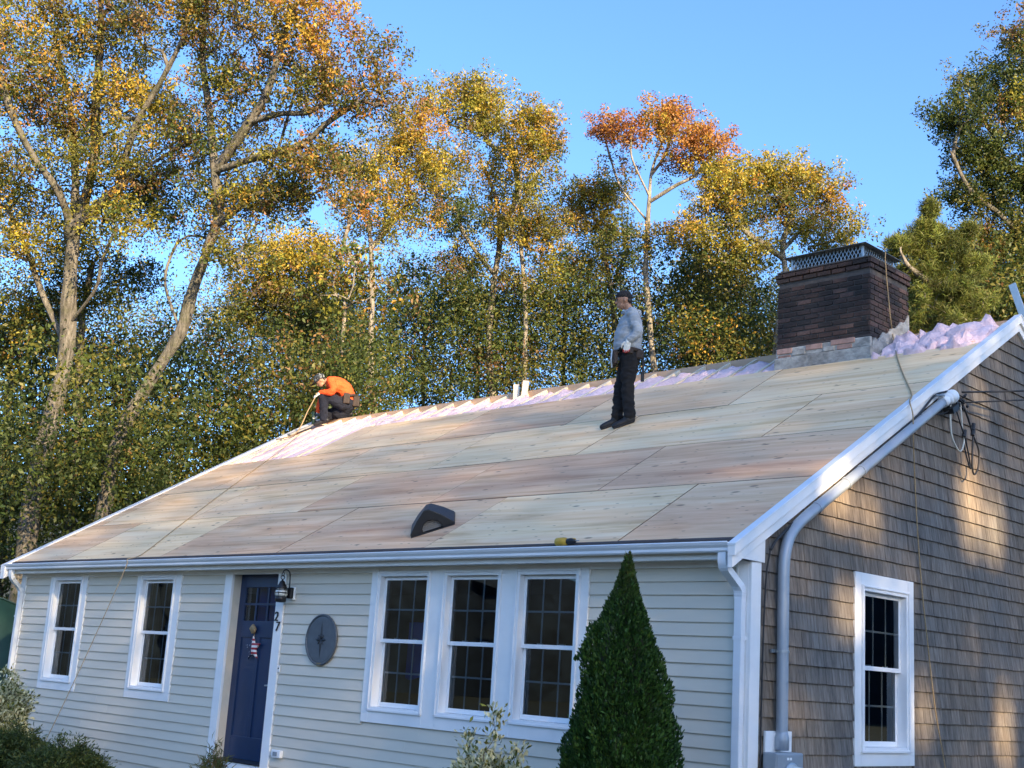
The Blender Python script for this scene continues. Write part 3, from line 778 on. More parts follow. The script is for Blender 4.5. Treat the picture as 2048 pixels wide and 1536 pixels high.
# ------------------------------------------------------------------ chimney
def chimney():
    cx0, cx1, cy0, cy1, zb, zt = -2.735, -1.425, 4.50, 5.46, 2.55, 4.255
    m = MB(); m.box(cx0 + .012, cx1 - .012, cy0 + .012, cy1 - .012, zb, zt - .01)
    ch = m.build('chimney', MT['mortar'], house)
    rnd = random.Random(21)
    bl, bh, bd = .190, .0560, .05; jt = .011
    shared = {}
    def brick(L, Hh, D):
        key = (round(L, 3), round(Hh, 3), round(D, 3), rnd.randrange(3))
        if key not in shared:
            q = MB(); c = .004
            j = lambda: rnd.uniform(-.0025, .0025)
            q.prism([(-L / 2 + j(), D, -Hh / 2 + j()), (L / 2 + j(), D, -Hh / 2 + j()), (L / 2 + j(), D, Hh / 2 + j()), (-L / 2 + j(), D, Hh / 2 + j())],
                    [(-L / 2 + c, 0, -Hh / 2 + c), (L / 2 - c, 0, -Hh / 2 + c), (L / 2 - c, 0, Hh / 2 - c), (-L / 2 + c, 0, Hh / 2 - c)])
            shared[key] = q.mesh('brick', MT['brick'])
        return shared[key]
    R0 = Matrix.Identity(3); R90 = Matrix(((0, -1, 0), (1, 0, 0), (0, 0, 1)))       # local -y faces +x
    z = 3.245; row = 0
    while z + bh < zt - .15:
        off = 0 if row % 2 else -.108
        W = cx1 - cx0; x = cx0 + off
        while x < cx1 - .02:
            a, b = max(x, cx0), min(x + bl, cx1)
            if b - a > .03: link('brick', brick(b - a, bh, bd), ch, ((a + b) / 2, cy0 - rnd.uniform(-.003, .003), z + bh / 2), R0)
            x += bl + jt
        y = cy0 + (.0 if row % 2 == 0 else .108) - .0
        if row % 2: link('brick', brick(.097, bh, bd), ch, (cx1 + rnd.uniform(-.002, .003), cy0 + .05, z + bh / 2), R90)
        while y < cy1 - .02:
            a, b = max(y, cy0 + .002), min(y + bl, cy1)
            if b - a > .03: link('brick', brick(b - a, bh, bd), ch, (cx1 + rnd.uniform(-.002, .003), (a + b) / 2, z + bh / 2), R90)
            y += bl + jt
        z += bh + jt; row += 1
    # projecting crown, two courses
    for r in (0, 1):
        zc = zt - .118 + r * (bh + .008); pr = .016 + .012 * r
        x = cx0 - .02 - (.1 if r else 0)
        while x < cx1 + .01:
            a, b = max(x, cx0 - pr), min(x + bl, cx1 + pr)
            if b - a > .03: link('brick', brick(b - a, bh, .06), ch, ((a + b) / 2, cy0 - pr, zc), R0)
            x += bl + jt
        y = cy0 - pr - (0 if r else .1)
        while y < cy1 + .01:
            a, b = max(y, cy0 - pr + .052), min(y + bl, cy1 + pr)
            if b - a > .03: link('brick', brick(b - a, bh, .06), ch, (cx1 + pr, (a + b) / 2, zc), R90)
            y += bl + jt
    MB().box(cx0 - .01, cx1 + .01, cy0 - .01, cy1 + .01, zt - .012, zt + .004).build('crown_wash', MT['mortar'], ch)
    # old flashing line, parged foot with bricks showing through, stepped up the side with the roof
    P = MB(); rng = np.random.default_rng(8)
    def lump(x0, x1, y0, y1, z0, z1, n=1):
        P.box(x0, x1, y0, y1, z0, z1)
    lump(cx0 - .02, cx1 + .03, cy0 - .035, cy0 + .03, 2.85, 3.115)
    lump(cx0 - .004, cx1 + .012, cy0 - .016, cy0 + .03, 3.116, 3.24)
    V = []; n = 14
    for i in range(n + 1):
        y = cy0 + .031 + i * .9 / n; V.append((y, 3.13 + (y - cy0) * SL + .05 * math.sin(i * 1.9) * .5 + .04 * rng.random()))
    P.prism([(cx1 - .02, q[0], q[1]) for q in V] + [(cx1 - .02, V[-1][0], 2.8), (cx1 - .02, V[0][0], 2.8)], [(cx1 + .024, q[0], q[1] - .006) for q in V] + [(cx1 + .034, V[-1][0], 2.8), (cx1 + .034, V[0][0], 2.8)])
    po = P.build('parged_foot', MT['parge'], ch, bevel=.012)
    for (x0, x1, z0, z1, mt) in ((-2.72, -2.50, 3.165, 3.235, 'cleanbrick'), (-2.30, -2.07, 3.17, 3.238, 'cleanbrick'), (-1.95, -1.62, 3.185, 3.25, 'cleanbrick'), (-2.49, -2.31, 3.13, 3.20, 'parge'), (-2.05, -1.9, 3.12, 3.18, 'parge'), (-1.86, -1.66, 3.12, 3.175, 'cleanbrick'), (-2.70, -2.52, 3.08, 3.145, 'cleanbrick')):
        q = MB(); q.box(x0, x1, cy0 - .028, cy0 + .02, z0, z1); q.build('brick', MT[mt], ch, bevel=.006)
    MB().box(cx0 - .012, cx1 + .012, cy0 - .009, cy0 + .01, 3.246, 3.262).build('flashing', MT['felt'], ch)
    # steel cap with expanded-metal sides
    c = empty('chimney_cap', (-2.05, 4.95, zt), ch)
    kx0, kx1, ky0, ky1, kz0, kz1 = -2.56, -1.56, 4.56, 5.30, zt + .005, zt + .175
    def mesh_side(p0, p1, nm):
        p0 = np.array(p0); p1 = np.array(p1); L = np.linalg.norm(p1 - p0); d = (p1 - p0) / L; q = MB(); s = .052; h = kz1 - kz0; n = int((L + h) / s)
        nrm = np.array([d[1], -d[0], 0])
        for sg in (1, -1):
            for i in range(-int(h * .55 / s) - 1, n + 2):
                a0 = i * s; a1 = a0 + sg * h * .55; t0, t1 = 0., 1.
                lo, hi = min(a0, a1), max(a0, a1)
                if hi < 0 or lo > L: continue
                if a0 != a1:
                    def T(v): return (v - a0) / (a1 - a0)
                    ts = sorted((T(0), T(L))); t0, t1 = max(0, ts[0]), min(1, ts[1])
                    if t1 <= t0: continue
                A = p0 + d * (a0 + (a1 - a0) * t0) + np.array([0, 0, kz0 + h * t0]) - np.array([0, 0, p0[2]]); B = p0 + d * (a0 + (a1 - a0) * t1) + np.array([0, 0, kz0 + h * t1]) - np.array([0, 0, p0[2]])
                tt = (B - A) / (np.linalg.norm(B - A) + 1e-9); sd = np.cross(nrm, tt); m_ = (A + B) / 2 + nrm * .002 * sg
                q.obox(m_, tt, sd, nrm, np.linalg.norm(B - A) / 2, .0036, .0015)
        q.build(nm, MT['galv'], c)
    mesh_side((kx0, ky0, 0), (kx1, ky0, 0), 'mesh_screen'); mesh_side((kx1, ky0, 0), (kx1, ky1, 0), 'mesh_screen'); mesh_side((kx0, ky1, 0), (kx1, ky1, 0), 'mesh_screen'); mesh_side((kx0, ky0, 0), (kx0, ky1, 0), 'mesh_screen')
    for x in (kx0, kx1):
        for y in (ky0, ky1): MB().box(x - .012, x + .012, y - .012, y + .012, kz0, kz1).build('corner_post', MT['galv'], c)
    q = MB(); o = .085; xm = (kx0 + kx1) / 2
    z0, z1 = kz1 + .002, kz1 + .055
    A = [(kx0 - o, ky0 - o, z0), (kx1 + o, ky0 - o, z0), (kx1 + o, ky1 + o, z0), (kx0 - o, ky1 + o, z0)]
    B = [(kx0 + .25, ky0 + .3, z1), (kx1 - .25, ky0 + .3, z1), (kx1 - .25, ky1 - .3, z1), (kx0 + .25, ky1 - .3, z1)]
    q.add(A + B + [(p[0], p[1], p[2] + .006) for p in A], [(0, 3, 2, 1), (4, 5, 6, 7)] + [(8 + i, 8 + (i + 1) % 4, 4 + (i + 1) % 4, 4 + i) for i in range(4)] + [(i, (i + 1) % 4, 8 + (i + 1) % 4, 8 + i) for i in range(4)])
    q.build('lid', MT['lidsteel'], c)
chimney()

# ------------------------------------------------------------------ things fixed to or lying on the house
def service_mast():
    t = empty('service_conduit', (.09, .37, -1.47)); tag(t, 'grey service conduit climbing the shingled gable and following the rake board', 'conduit')
    x = .085; off = .155 - .075
    def rk(y): return (x + .012, y, .105 + .589 * y)
    path = [(x, .372, -1.40), (x, .366, -.9), (x, .362, -.3), (x, .362, .02), (x, .385, .17), (x, .45, .31), (x, .58, .43), rk(.80), rk(1.2), rk(1.9), rk(2.6), rk(3.25)]
    m = MB(); m.tube(spline(path, 8), .050, 16); m.build('pipe', MT['conduit'], t, smooth=True)
    for y in (.86, 1.35, 1.62):
        p = np.array(rk(y)); d = np.array([0, 1, .589]) / SEC; MB().tube([p - d * .022, p + d * .022], .0545, 16).build('coupling', MT['conduit'], t)
    MB().tube([(x, .364, -.675), (x, .364, -.655)], .056, 14).build('strap', MT['galv'], t); MB().box(.02, .04, .27, .46, -.68, -.65).build('strap_plate', MT['galv'], t)
    MB().lathe([(.051, 0), (.060, .005), (.060, .10), (.052, .13), (.05, .15)], (x, .372, -1.46), (0, 0, 1), 16).build('hub', MT['conduit'], t, smooth=True)
    h = MB(); p = np.array(rk(3.27)); d = np.array([.12, .95, .52]); d /= np.linalg.norm(d)
    h.lathe([(.052, -.02), (.06, -.015), (.06, .05), (.057, .055), (.068, .06), (.068, .10), (.062, .105), (.074, .11), (.078, .16), (.07, .21), (.04, .24)], p, d, 16)
    h.build('weatherhead', MT['vinyl'], t, smooth=True)
    q = MB(); q.obox(p + np.array([.03, .12, -.055]), (1, 0, 0), (0, .87, .5), (0, -.5, .87), .055, .075, .03); q.build('wire_throat', MT['rubber'], t)
    MB().tube([(.062, 3.12, 2.07), (.10, 3.12, 2.07), (.12, 3.25, 2.09)], .012, 6).build('anchor_bracket', MT['galv'], t)
    # cables strapped beside it
    c = empty('service_cables', (.1, 3.5, 2.1)); tag(c, 'black service wires looping below the weatherhead on the gable', 'cable')
    def cab(pts, r, nm='wire', mt='rubber', n=7): MB().tube(spline(pts, n), r, 6).build(nm, MT[mt], c, smooth=True)
    cab([(.075, .17, .16), (.05, .155, -.05), (.045, .135, -.5), (.042, .128, -1.2), (.042, .128, -1.9), (.042, .125, -2.4)], .0075)
    cab([(.075, .17, .16), (.075, .32, .30), (.075, .8, .605), (.078, 1.5, 1.035), (.08, 2.3, 1.51), (.08, 2.75, 1.79), (.085, 3.1, 2.06), (.10, 3.35, 2.16)], .012)
    cab([(.08, 2.62, 1.70), (.09, 2.75, 1.80), (.10, 3.0, 1.84), (.13, 3.3, 1.93), (.14, 3.42, 2.06)], .006)
    L = [([(.12, 3.40, 2.08), (.14, 3.34, 1.86), (.15, 3.36, 1.66), (.15, 3.52, 1.55), (.15, 3.62, 1.66), (.14, 3.62, 1.78)], 'scrap', .009),
         ([(.13, 3.58, 2.09), (.14, 3.59, 1.95), (.145, 3.60, 1.76)], 'scrap', .009),
         ([(.12, 3.48, 2.05), (.15, 3.55, 1.84), (.16, 3.62, 1.72), (.16, 3.72, 1.50), (.16, 3.74, 1.40), (.15, 3.66, 1.55), (.14, 3.62, 1.74)], 'rubber', .008),
         ([(.13, 3.62, 2.10), (.15, 3.72, 1.95), (.16, 3.80, 1.79), (.17, 3.92, 1.62), (.17, 3.90, 1.44), (.17, 3.80, 1.35), (.17, 3.76, 1.45), (.16, 3.80, 1.68), (.16, 3.82, 1.80)], 'rubber', .010),
         ([(.13, 3.60, 2.10), (.14, 3.70, 1.98), (.16, 3.78, 1.82)], 'rubber', .007)]
    for pts, mt, r in L: cab(pts, r, 'loop', mt, 8)
    for p in ((.155, 3.62, 1.755), (.165, 3.80, 1.80), (.165, 3.81, 1.86)):
        MB().tube([np.array(p) + (0, -.012, -.035), np.array(p) + (0, .012, .035)], .022, 8).build('splice', MT['rubber'], c)
    cab([(.14, 3.62, 2.20), (.45, 4.6, 2.38), (1.2, 7.0, 2.85), (3.2, 13, 4.0), (9, 30, 6.0)], .011, 'drop_wire')
    cab([(.14, 3.68, 2.10), (.45, 4.7, 2.30), (1.2, 7.05, 2.76), (3.2, 13, 3.9), (9, 30, 5.9)], .009, 'drop_wire')
    m = MB()
    for i in range(14):
        r = random.Random(i); p = np.array([.13, 3.40, 2.10]) + np.array([r.uniform(-.02, .04), r.uniform(-.02, .28), r.uniform(-.06, .06)]); q = p + np.array([r.uniform(-.02, .03), r.uniform(-.06, .06), r.uniform(-.06, .05)])
        m.tube([p, (p + q) / 2 + (0.01, 0, 0), q], .014, 5)
    m.build('wire_bundle', MT['rubber'], c)
service_mast()

def electric_meter():
    t = empty('electric_meter', (.05, .3, -2.2)); tag(t, 'grey electric meter box on a white board below the conduit', 'meter')
    MB().box(.022, .045, .195, .585, -2.3, -1.312).build('mounting_board', MT['white'], t, bevel=.004)
    m = MB(); m.box(.046, .175, .150, .560, -2.02, -1.476); m.build('box', MT['meter'], t, bevel=.012)
    MB().box(.176, .180, .165, .545, -1.60, -1.49).build('lid_flange', MT['meter'], t, bevel=.002)
    m = MB(); m.lathe([(.092, 0), (.098, .01), (.098, .03), (.085, .035), (.082, .11), (.07, .125), (.0, .13)], (.176, .36, -1.66), (1, 0, 0), 24); m.build('dial_glass', MT['lampglass'], t, smooth=True)
    m = MB(); m.lathe([(.108, 0), (.112, .004), (.112, .02), (.10, .024)], (.176, .36, -1.66), (1, 0, 0), 24); m.build('ring', MT['galv'], t, smooth=True)
    for y in (.305, .345): MB().box(.1802, .1815, y, y + .03, -1.532, -1.512).build('sticker', MT['white'], t)
electric_meter()

def wall_lamp():
    t = empty('wall_lantern', (-6.3, -.02, -.3)); tag(t, 'black onion lantern on a curved arm beside the blue door', 'lamp')
    X, Y = -6.335, -.165
    MB().box(-6.335, -6.245, -.052, -.020, -.305, -.155).build('back_plate', MT['white'], t, bevel=.008)
    MB().box(-6.330, -6.25, -.095, -.053, -.29, -.165).build('mount_box', MT['black'], t, bevel=.008)
    MB().tube(spline([(-6.29, -.09, -.17), (-6.29, -.095, -.06), (-6.295, -.105, .005), (-6.312, -.135, .035), (-6.33, -.16, .025), (X, Y, -.0)], 6), .008, 8).build('arm', MT['black'], t, smooth=True)
    for k, z in enumerate((-.02, -.055)):
        a = k * 1.2; MB().tube([(X + .021 * math.cos(w) * math.cos(a), Y + .021 * math.cos(w) * math.sin(a), z + .024 * math.sin(w)) for w in np.linspace(0, 6.283, 13)], .005, 6, cap=False).build('chain_link', MT['black'], t)
    MB().lathe([(.006, .0), (.012, -.015), (.030, -.03), (.036, -.05), (.052, -.075), (.062, -.10), (.064, -.108), (.05, -.11)], (X, Y, -.075), (0, 0, 1), 18).build('hood', MT['black'], t, smooth=True)
    MB().lathe([(.050, 0), (.066, -.02), (.076, -.045), (.074, -.07), (.060, -.088)], (X, Y, -.187), (0, 0, 1), 18).build('glass_globe', MT['lampglass'], t, smooth=True)
    m = MB()
    for z, r in ((-.232, .080), (-.20, .063)): m.tube([(X + r * math.cos(w), Y + r * math.sin(w), z) for w in np.linspace(0, 6.283, 19)], .0045, 6, cap=False)
    for a in range(6): w = a * 1.047; m.tube([(X + r * math.cos(w), Y + r * math.sin(w), z) for r, z in ((.055, -.188), (.080, -.232), (.062, -.276))], .0035, 5)
    m.build('cage', MT['black'], t)
    MB().lathe([(.062, 0), (.066, -.01), (.064, -.05), (.052, -.062), (.03, -.065)], (X, Y, -.277), (0, 0, 1), 18).build('base', MT['black'], t, smooth=True)
wall_lamp()

def small_wall_things():
    # house number
    n = empty('house_number', (-6.53, -.04, -.65)); tag(n, 'black house number 27 on the white door casing', 'number')
    for ch, x, z in (('2', -6.600, -.548), ('7', -6.560, -.662)):
        cu = bpy.data.curves.new('digit', 'FONT'); cu.body = ch; cu.size = .155; cu.extrude = .006; cu.shear = .12; cu.space_character = 1; cu.materials.append(MT['black'])
        tmp = bpy.data.objects.new('digit', cu); COL.objects.link(tmp)
        me = bpy.data.meshes.new_from_object(tmp.evaluated_get(bpy.context.evaluated_depsgraph_get())); bpy.data.objects.remove(tmp)
        o = link('digit', me, n, (x, -.042, z), Matrix(((1, 0, 0), (0, 0, -1), (0, 1, 0))))
        if not me.materials: me.materials.append(MT['black'])
    # compass medallion
    t = empty('compass_medallion', (-5.672, -.02, -1.02)); tag(t, 'round dark slate medallion with a compass star on the clapboards', 'plaque')
    c = np.array([-5.672, -.024, -.742])
    MB().lathe([(.270, 0), (.272, .012), (.245, .018), (.0, .018)], c, (0, -1, 0), 40).build('disc', MT['stone'], t)
    m = MB(); m.tube([c + np.array([.272 * math.cos(w), -.012, .272 * math.sin(w)]) for w in np.linspace(0, 6.2832, 49)], .014, 8, cap=False); m.build('rope_rim', MT['stone'], t, smooth=True)
    m = MB()
    for k in range(8):
        w = math.pi / 2 + k * math.pi / 4; L = .185 if k % 4 == 0 else (.10 if k % 2 == 0 else .075)
        if k in (0, 4): L = .21
        d = np.array([math.cos(w), 0, math.sin(w)]); e = np.array([-math.sin(w), 0, math.cos(w)]); o = c + np.array([0, -.019, 0]); hw = .024 if k % 2 == 0 else .018
        m.add([o, o + d * .045 + e * hw, o + d * L, o + d * .045 - e * hw, o + d * .04 + np.array([0, -.014, 0])], [(0, 1, 4), (1, 2, 4), (2, 3, 4), (3, 0, 4)])
    m.build('compass_star', MT['stoneD'], t)
    MB().box(-5.71, -5.63, -.048, -.036, -1.028, -.995).build('name_tab', MT['brassy'], t, bevel=.004)
    # bell push and utility box
    b = empty('door_bell', (-6.425, -.02, -1.12)); tag(b, 'small white door bell push on the clapboard by the door', 'door bell')
    MB().box(-6.44, -6.41, -.034, -.018, -1.125, -1.05).build('plate', MT['vinyl'], b, bevel=.004); MB().lathe([(.009, 0), (.009, .006), (.0, .008)], (-6.425, -.034, -1.085), (0, -1, 0), 10).build('button', MT['black'], b)
    b = empty('outlet_box', (-6.29, -.02, -2.07)); tag(b, 'white weatherproof outlet box low on the wall right of the door', 'outlet')
    MB().box(-6.375, -6.205, -.062, -.018, -2.07, -1.985).build('cover', MT['vinyl'], b, bevel=.008); MB().box(-6.335, -6.255, -.068, -.063, -2.05, -2.005).build('flap', MT['meter'], b, bevel=.003)
    # flag star on the door
    t = empty('door_star', (-7.16, .08, -1.02)); tag(t, 'stars-and-stripes wooden star with a tan bow hanging on the blue door', 'ornament')
    def starpts(r0, r1, c, y): return [(c[0] + (r0 if k % 2 == 0 else r1) * math.cos(math.pi / 2 + k * math.pi / 5 + .1), y, c[1] + (r0 if k % 2 == 0 else r1) * math.sin(math.pi / 2 + k * math.pi / 5 + .1)) for k in range(10)]
    c0 = (-7.155, -.872); A, B = starpts(.155, .068, c0, .094), starpts(.150, .064, c0, .078)
    m = MB(); cen = (c0[0], .068, c0[1])
    m.add(A + B + [cen], [(i, (i + 1) % 10, 10 + (i + 1) % 10, 10 + i) for i in range(10)] + [(10 + i, 10 + (i + 1) % 10, 20) for i in range(10)])
    m.build('star', flag_mat(), t)
    m = MB(); m.tube([(-7.19, .085, -.70), (-7.20, .07, -.645), (-7.165, .065, -.612), (-7.14, .07, -.65), (-7.16, .085, -.70)], [.012, .03, .026, .03, .012], 8); m.build('bow', MT['rope'], t, smooth=True)
    m = MB(); m.tube([(-7.17, .096, -.70), (-7.165, .094, -.735)], .004, 5); m.build('string', MT['rope'], t)
    for x, z in ((-11.70, -.66), (-9.20, -.66)):
        s = MB(); P, Q = starpts(.085, .028, (x, z), .11), starpts(.08, .024, (x, z), .13); s.prism(P, Q)
        s.v = [(v[0], v[1], v[2]) for v in s.v]
        tag(s.build('starfish', MT['starfish']), 'pale starfish on the sash of the %s window' % ('leftmost' if x < -11 else 'second'), 'starfish')
def flag_mat():
    m, nt, b, L = newmat('flag_paint'); tc = N(nt, 'ShaderNodeTexCoord'); sp = N(nt, 'ShaderNodeSeparateXYZ'); L.new(tc.outputs['Object'], sp.inputs[0])
    sn = N(nt, 'ShaderNodeMath', operation='MULTIPLY'); L.new(sp.outputs['Z'], sn.inputs[0]); sn.inputs[1].default_value = 120.0
    s2 = N(nt, 'ShaderNodeMath', operation='SINE'); L.new(sn.outputs[0], s2.inputs[0]); g = N(nt, 'ShaderNodeMath', operation='GREATER_THAN'); L.new(s2.outputs[0], g.inputs[0]); g.inputs[1].default_value = 0
    st = N(nt, 'ShaderNodeMix', data_type='RGBA'); L.new(g.outputs[0], st.inputs['Factor']); st.inputs['A'].default_value = (.75, .73, .7, 1); st.inputs['B'].default_value = (.35, .02, .03, 1)
    vo = N(nt, 'ShaderNodeTexVoronoi', Scale=38.0, Randomness=.2); L.new(tc.outputs['Object'], vo.inputs['Vector']); lt = N(nt, 'ShaderNodeMath', operation='LESS_THAN'); L.new(vo.outputs['Distance'], lt.inputs[0]); lt.inputs[1].default_value = .24
    nv = N(nt, 'ShaderNodeMix', data_type='RGBA'); L.new(lt.outputs[0], nv.inputs['Factor']); nv.inputs['A'].default_value = (.012, .02, .06, 1); nv.inputs['B'].default_value = (.7, .7, .7, 1)
    lf = N(nt, 'ShaderNodeMath', operation='LESS_THAN'); L.new(sp.outputs['X'], lf.inputs[0]); lf.inputs[1].default_value = -7.165
    mx = N(nt, 'ShaderNodeMix', data_type='RGBA'); L.new(lf.outputs[0], mx.inputs['Factor']); L.new(st.outputs['Result'], mx.inputs['A']); L.new(nv.outputs['Result'], mx.inputs['B']); L.new(mx.outputs['Result'], b.inputs['Base Color'])
    b.inputs['Roughness'].default_value = .5
    return m
small_wall_things()

def roof_things():
    # slant-back roof vent lying on the sheets
    o = roof_pt(-4.20, .40 * SEC + .02); a = np.array(RM @ Vector((.72, .69, 0))); d = np.array(RM @ Vector((-.69, .72, 0))); n = np.array(RM @ Vector((0, 0, 1)))
    t = empty('roof_vent', o); tag(t, 'black plastic roof vent with a pale grille lying on the plywood', 'roof vent')
    W, D = .50, .47
    def P(x, y, z): return o + a * x * .92 + d * y * .95 + n * z * .88
    arch = [(-.12, .0), (-.12, .05), (-.09, .10), (-.035, .135), (.035, .135), (.09, .10), (.12, .05), (.12, .0)]
    out = [(-.27, .0), (-.27, .035), (-.15, .17), (-.03, .275), (.03, .275), (.15, .17), (.27, .035), (.27, .0)]
    bk = [(-.27, .0), (-.27, .03), (-.16, .13), (-.03, .22), (.03, .22), (.16, .13), (.27, .03), (.27, .0)]
    m = MB(); f0 = [P(x, 0, z) for x, z in out]; f1 = [P(x * 1.0, D, z) for x, z in bk]; ar = [P(x, -.004, z) for x, z in arch]; ar2 = [P(x, .06, z) for x, z in arch]; k = 8
    m.add(f0 + f1 + ar + ar2, [(i, i + 1, k + i + 1, k + i) for i in range(7)] + [tuple(range(k, 2 * k))] + [(i, 2 * k + i, 2 * k + i + 1, i + 1) for i in range(7)] + [(2 * k + i, 3 * k + i, 3 * k + i + 1, 2 * k + i + 1) for i in range(7)])
    m.build('hood', MT['vent'], t, bevel=.008)
    fl = MB(); fl.prism([P(-.27, -.03, .001), P(.27, -.03, .001), P(.27, D + .03, .001), P(-.27, D + .03, .001)], [P(-.27, -.03, .006), P(.27, -.03, .006), P(.27, D + .03, .006), P(-.27, D + .03, .006)]); fl.build('flange', MT['vent'], t)
    MB().add(ar2, [tuple(range(8))]).build('screen', MT['grille'], t)
    g = MB()
    for i in range(5): z = .015 + i * .024; w = .125 if z < .07 else .09 - (z - .08) * .8; g.obox(P(0, .05, z + .004), a, d, n, w, .008, .0035)
    g.build('louvre', MT['grille'], t)
    # cordless drill in the gutter line
    t = empty('cordless_drill', (-1.85, -.25, .2)); tag(t, 'yellow and black cordless drill lying at the edge of the gutter', 'drill')
    q = np.array([-1.97, -.262, .228])
    MB().lathe([(.030, 0), (.040, .01), (.042, .09), (.036, .12), (.024, .128)], q, (1, .05, .03), 12).build('motor_housing', MT['yellowtool'], t, smooth=True)
    MB().lathe([(.022, 0), (.028, .01), (.030, .05), (.022, .075), (.014, .10)], q + np.array([.128, .006, .004]), (1, .05, .03), 12).build('chuck', MT['black'], t, smooth=True)
    MB().obox(q + np.array([.05, .055, -.004]), (.3, .95, 0), (-.95, .3, 0), (0, 0, 1), .06, .022, .022).build('grip', MT['black'], t, bevel=.006)
    MB().obox(q + np.array([.075, .115, .012]), (.3, .95, 0), (-.95, .3, 0), (0, 0, 1), .026, .05, .036).build('battery', MT['yellowtool'], t, bevel=.006)
    MB().tube([q + np.array([.225, .01, .008]), q + np.array([.27, .012, .009])], .005, 6).build('bit', MT['galv'], t)
    # two off-cuts standing at the ridge
    for i, (u, w, h, ln) in enumerate(((1032, .048, .13, -.05), (1049, .048, .17, .09))):
        p = at(u, 795, 21.6); y = RY - .10; k = (y - CAM[1]) / (p[1] - CAM[1]); P0 = CAM + (p - CAM) * k
        z0 = H0 + SL * y - .15
        m = MB(); m.obox((P0[0], y, z0 + .075 + h / 2), (.72, .69, 0), (-.69, .72, 0), (ln, 0, 1), w, .019, .075 + h / 2)
        tag(m.build('lumber_offcut', MT['scrap']), ('shorter' if i == 0 else 'taller') + ' pale lumber off-cut standing upright at the ridge, %s one' % ('left' if i == 0 else 'right'), 'lumber', 'upright off-cuts at the ridge')
    # aluminium ladder leaning on the far side of the gable
    t = empty('ladder', (1.6, 6.3, GZ)); tag(t, 'aluminium ladder top showing above the roof peak at the right edge', 'ladder')
    A, B = np.array([1.65, 6.15, GZ]), np.array([-.33, 6.0, 4.10]); dv = (B - A) / np.linalg.norm(B - A); sd = np.array([.05, 1, 0]); sd -= dv * (sd @ dv); sd /= np.linalg.norm(sd); nn = np.cross(dv, sd)
    for k in (0, 1):
        m = MB(); c = (A + B) / 2 + sd * .42 * k; L = np.linalg.norm(B - A) / 2
        m.obox(c, dv, nn, sd, L, .042, .003); m.obox(c + nn * .040 + sd * .012 * (1 - 2 * k), dv, nn, sd, L, .003, .012); m.obox(c - nn * .040 + sd * .012 * (1 - 2 * k), dv, nn, sd, L, .003, .012)
        m.build('rail', MT['alu'], t)
    for i in range(22): p = A + dv * (.25 + i * .3); MB().tube([p - sd * .012, p + sd * .432], .016, 8).build('rung', MT['alu'], t)
    # ropes
    t = MB(); P = []
    P += [np.array([-1.46, 4.72, 4.44]), np.array([-1.455, 4.70, 4.44])]
    w = [(1769, 500), (1771, 520), (1774, 560), (1777, 600), (1781, 640), (1786, 672)]
    pts = [np.array([-1.452, 4.705, 4.445])]
    for u, v in w:
        d = at(u, v, 1.0) - CAM; k = (-1.385 - CAM[0]) / d[0]; pts.append(CAM + d * k)
    def onroof(u, v, off=.012):
        d = at(u, v, 1.0) - CAM; nr = np.array([0, -SL, 1.0]); k = (H0 + off * SEC - nr @ CAM) / (nr @ d); return CAM + d * k
    pts += [onroof(u, v) for u, v in ((1794, 712), (1801, 735), (1806, 748), (1815, 768), (1824, 790))]
    pts += [np.array([.075, 2.60, .38 + SL * 2.60])]
    for u, v in ((1826, 830), (1826, 872), (1829, 960), (1833, 1040), (1839, 1120), (1846, 1200), (1855, 1280), (1863, 1350), (1873, 1430), (1888, 1520), (1905, 1620)):
        d = at(u, v, 1.0) - CAM; k = ((.115 if v < 900 else .05) - CAM[0]) / d[0]; pts.append(CAM + d * k)
    MBr = MB(); rr = random.Random(2); pts = [p + np.array([0, rr.uniform(-.008, .008), 0]) for p in pts]
    MBr.tube(spline(pts, 5), .0070, 6); o_ = MBr.build('rope', MT['rope'], None, smooth=True); tag(o_, 'tan rope hanging from the chimney cap across the roof and down the gable', 'rope')
    pts = [onroof(u, v) for u, v in ((600, 868), (558, 903), (505, 942), (420, 1005), (350, 1058), (285, 1108))] + [np.array([-9.60, -.352, .19])]
    e0 = np.array([-9.58, -.37, .10]); e1 = at(60, 1545, 15.6)
    for k in (.0, .15, .3, .5, .75, 1.0): pts.append(e0 + (e1 - e0) * k + np.array([0, 0, -.25 * k * (1 - k)]))
    MB2 = MB(); MB2.tube(spline(pts, 5), .0058, 6); tag(MB2.build('rope', MT['rope'], None, smooth=True), 'tan lifeline rope running down the plywood and over the gutter to the yard', 'rope')
roof_things()

def green_canopy():
    t = empty('canopy_shelter', (-19.5, 2.8, GZ)); tag(t, 'dark green arched canvas shelter beyond the left end of the house', 'shelter')
    c = at(-42, 1330, 23.6); m = MB(); n = 18; a = np.array([.45, .9, 0]); a /= np.linalg.norm(a); b = np.array([-.9, .45, 0]); W, Hh, L = 1.45, 2.42, 4.5
    rows = []
    for j in range(9):
        s = L * j / 8; sag = .05 * (j % 2)
        rows.append([np.array([c[0], c[1], GZ]) + b * s + a * (W * math.cos(math.pi * i / n)) + np.array([0, 0, (Hh - sag) * math.sin(math.pi * i / n) ** .8]) for i in range(n + 1)])
    V = [p for r in rows for p in r]; k = n + 1
    m.add(V, [(j * k + i, j * k + i + 1, (j + 1) * k + i + 1, (j + 1) * k + i) for j in range(8) for i in range(n)] + [tuple(range(k)), tuple(8 * k + i for i in range(k))])
    m.build('canvas_cover', MT['tarpgreen'], t, smooth=True)
    for j in (0, 2, 4, 6, 8): MB().tube([p + np.array([0, 0, .01]) for p in rows[j]], .02, 6).build('hoop', MT['tarpgreen'], t)
green_canopy()

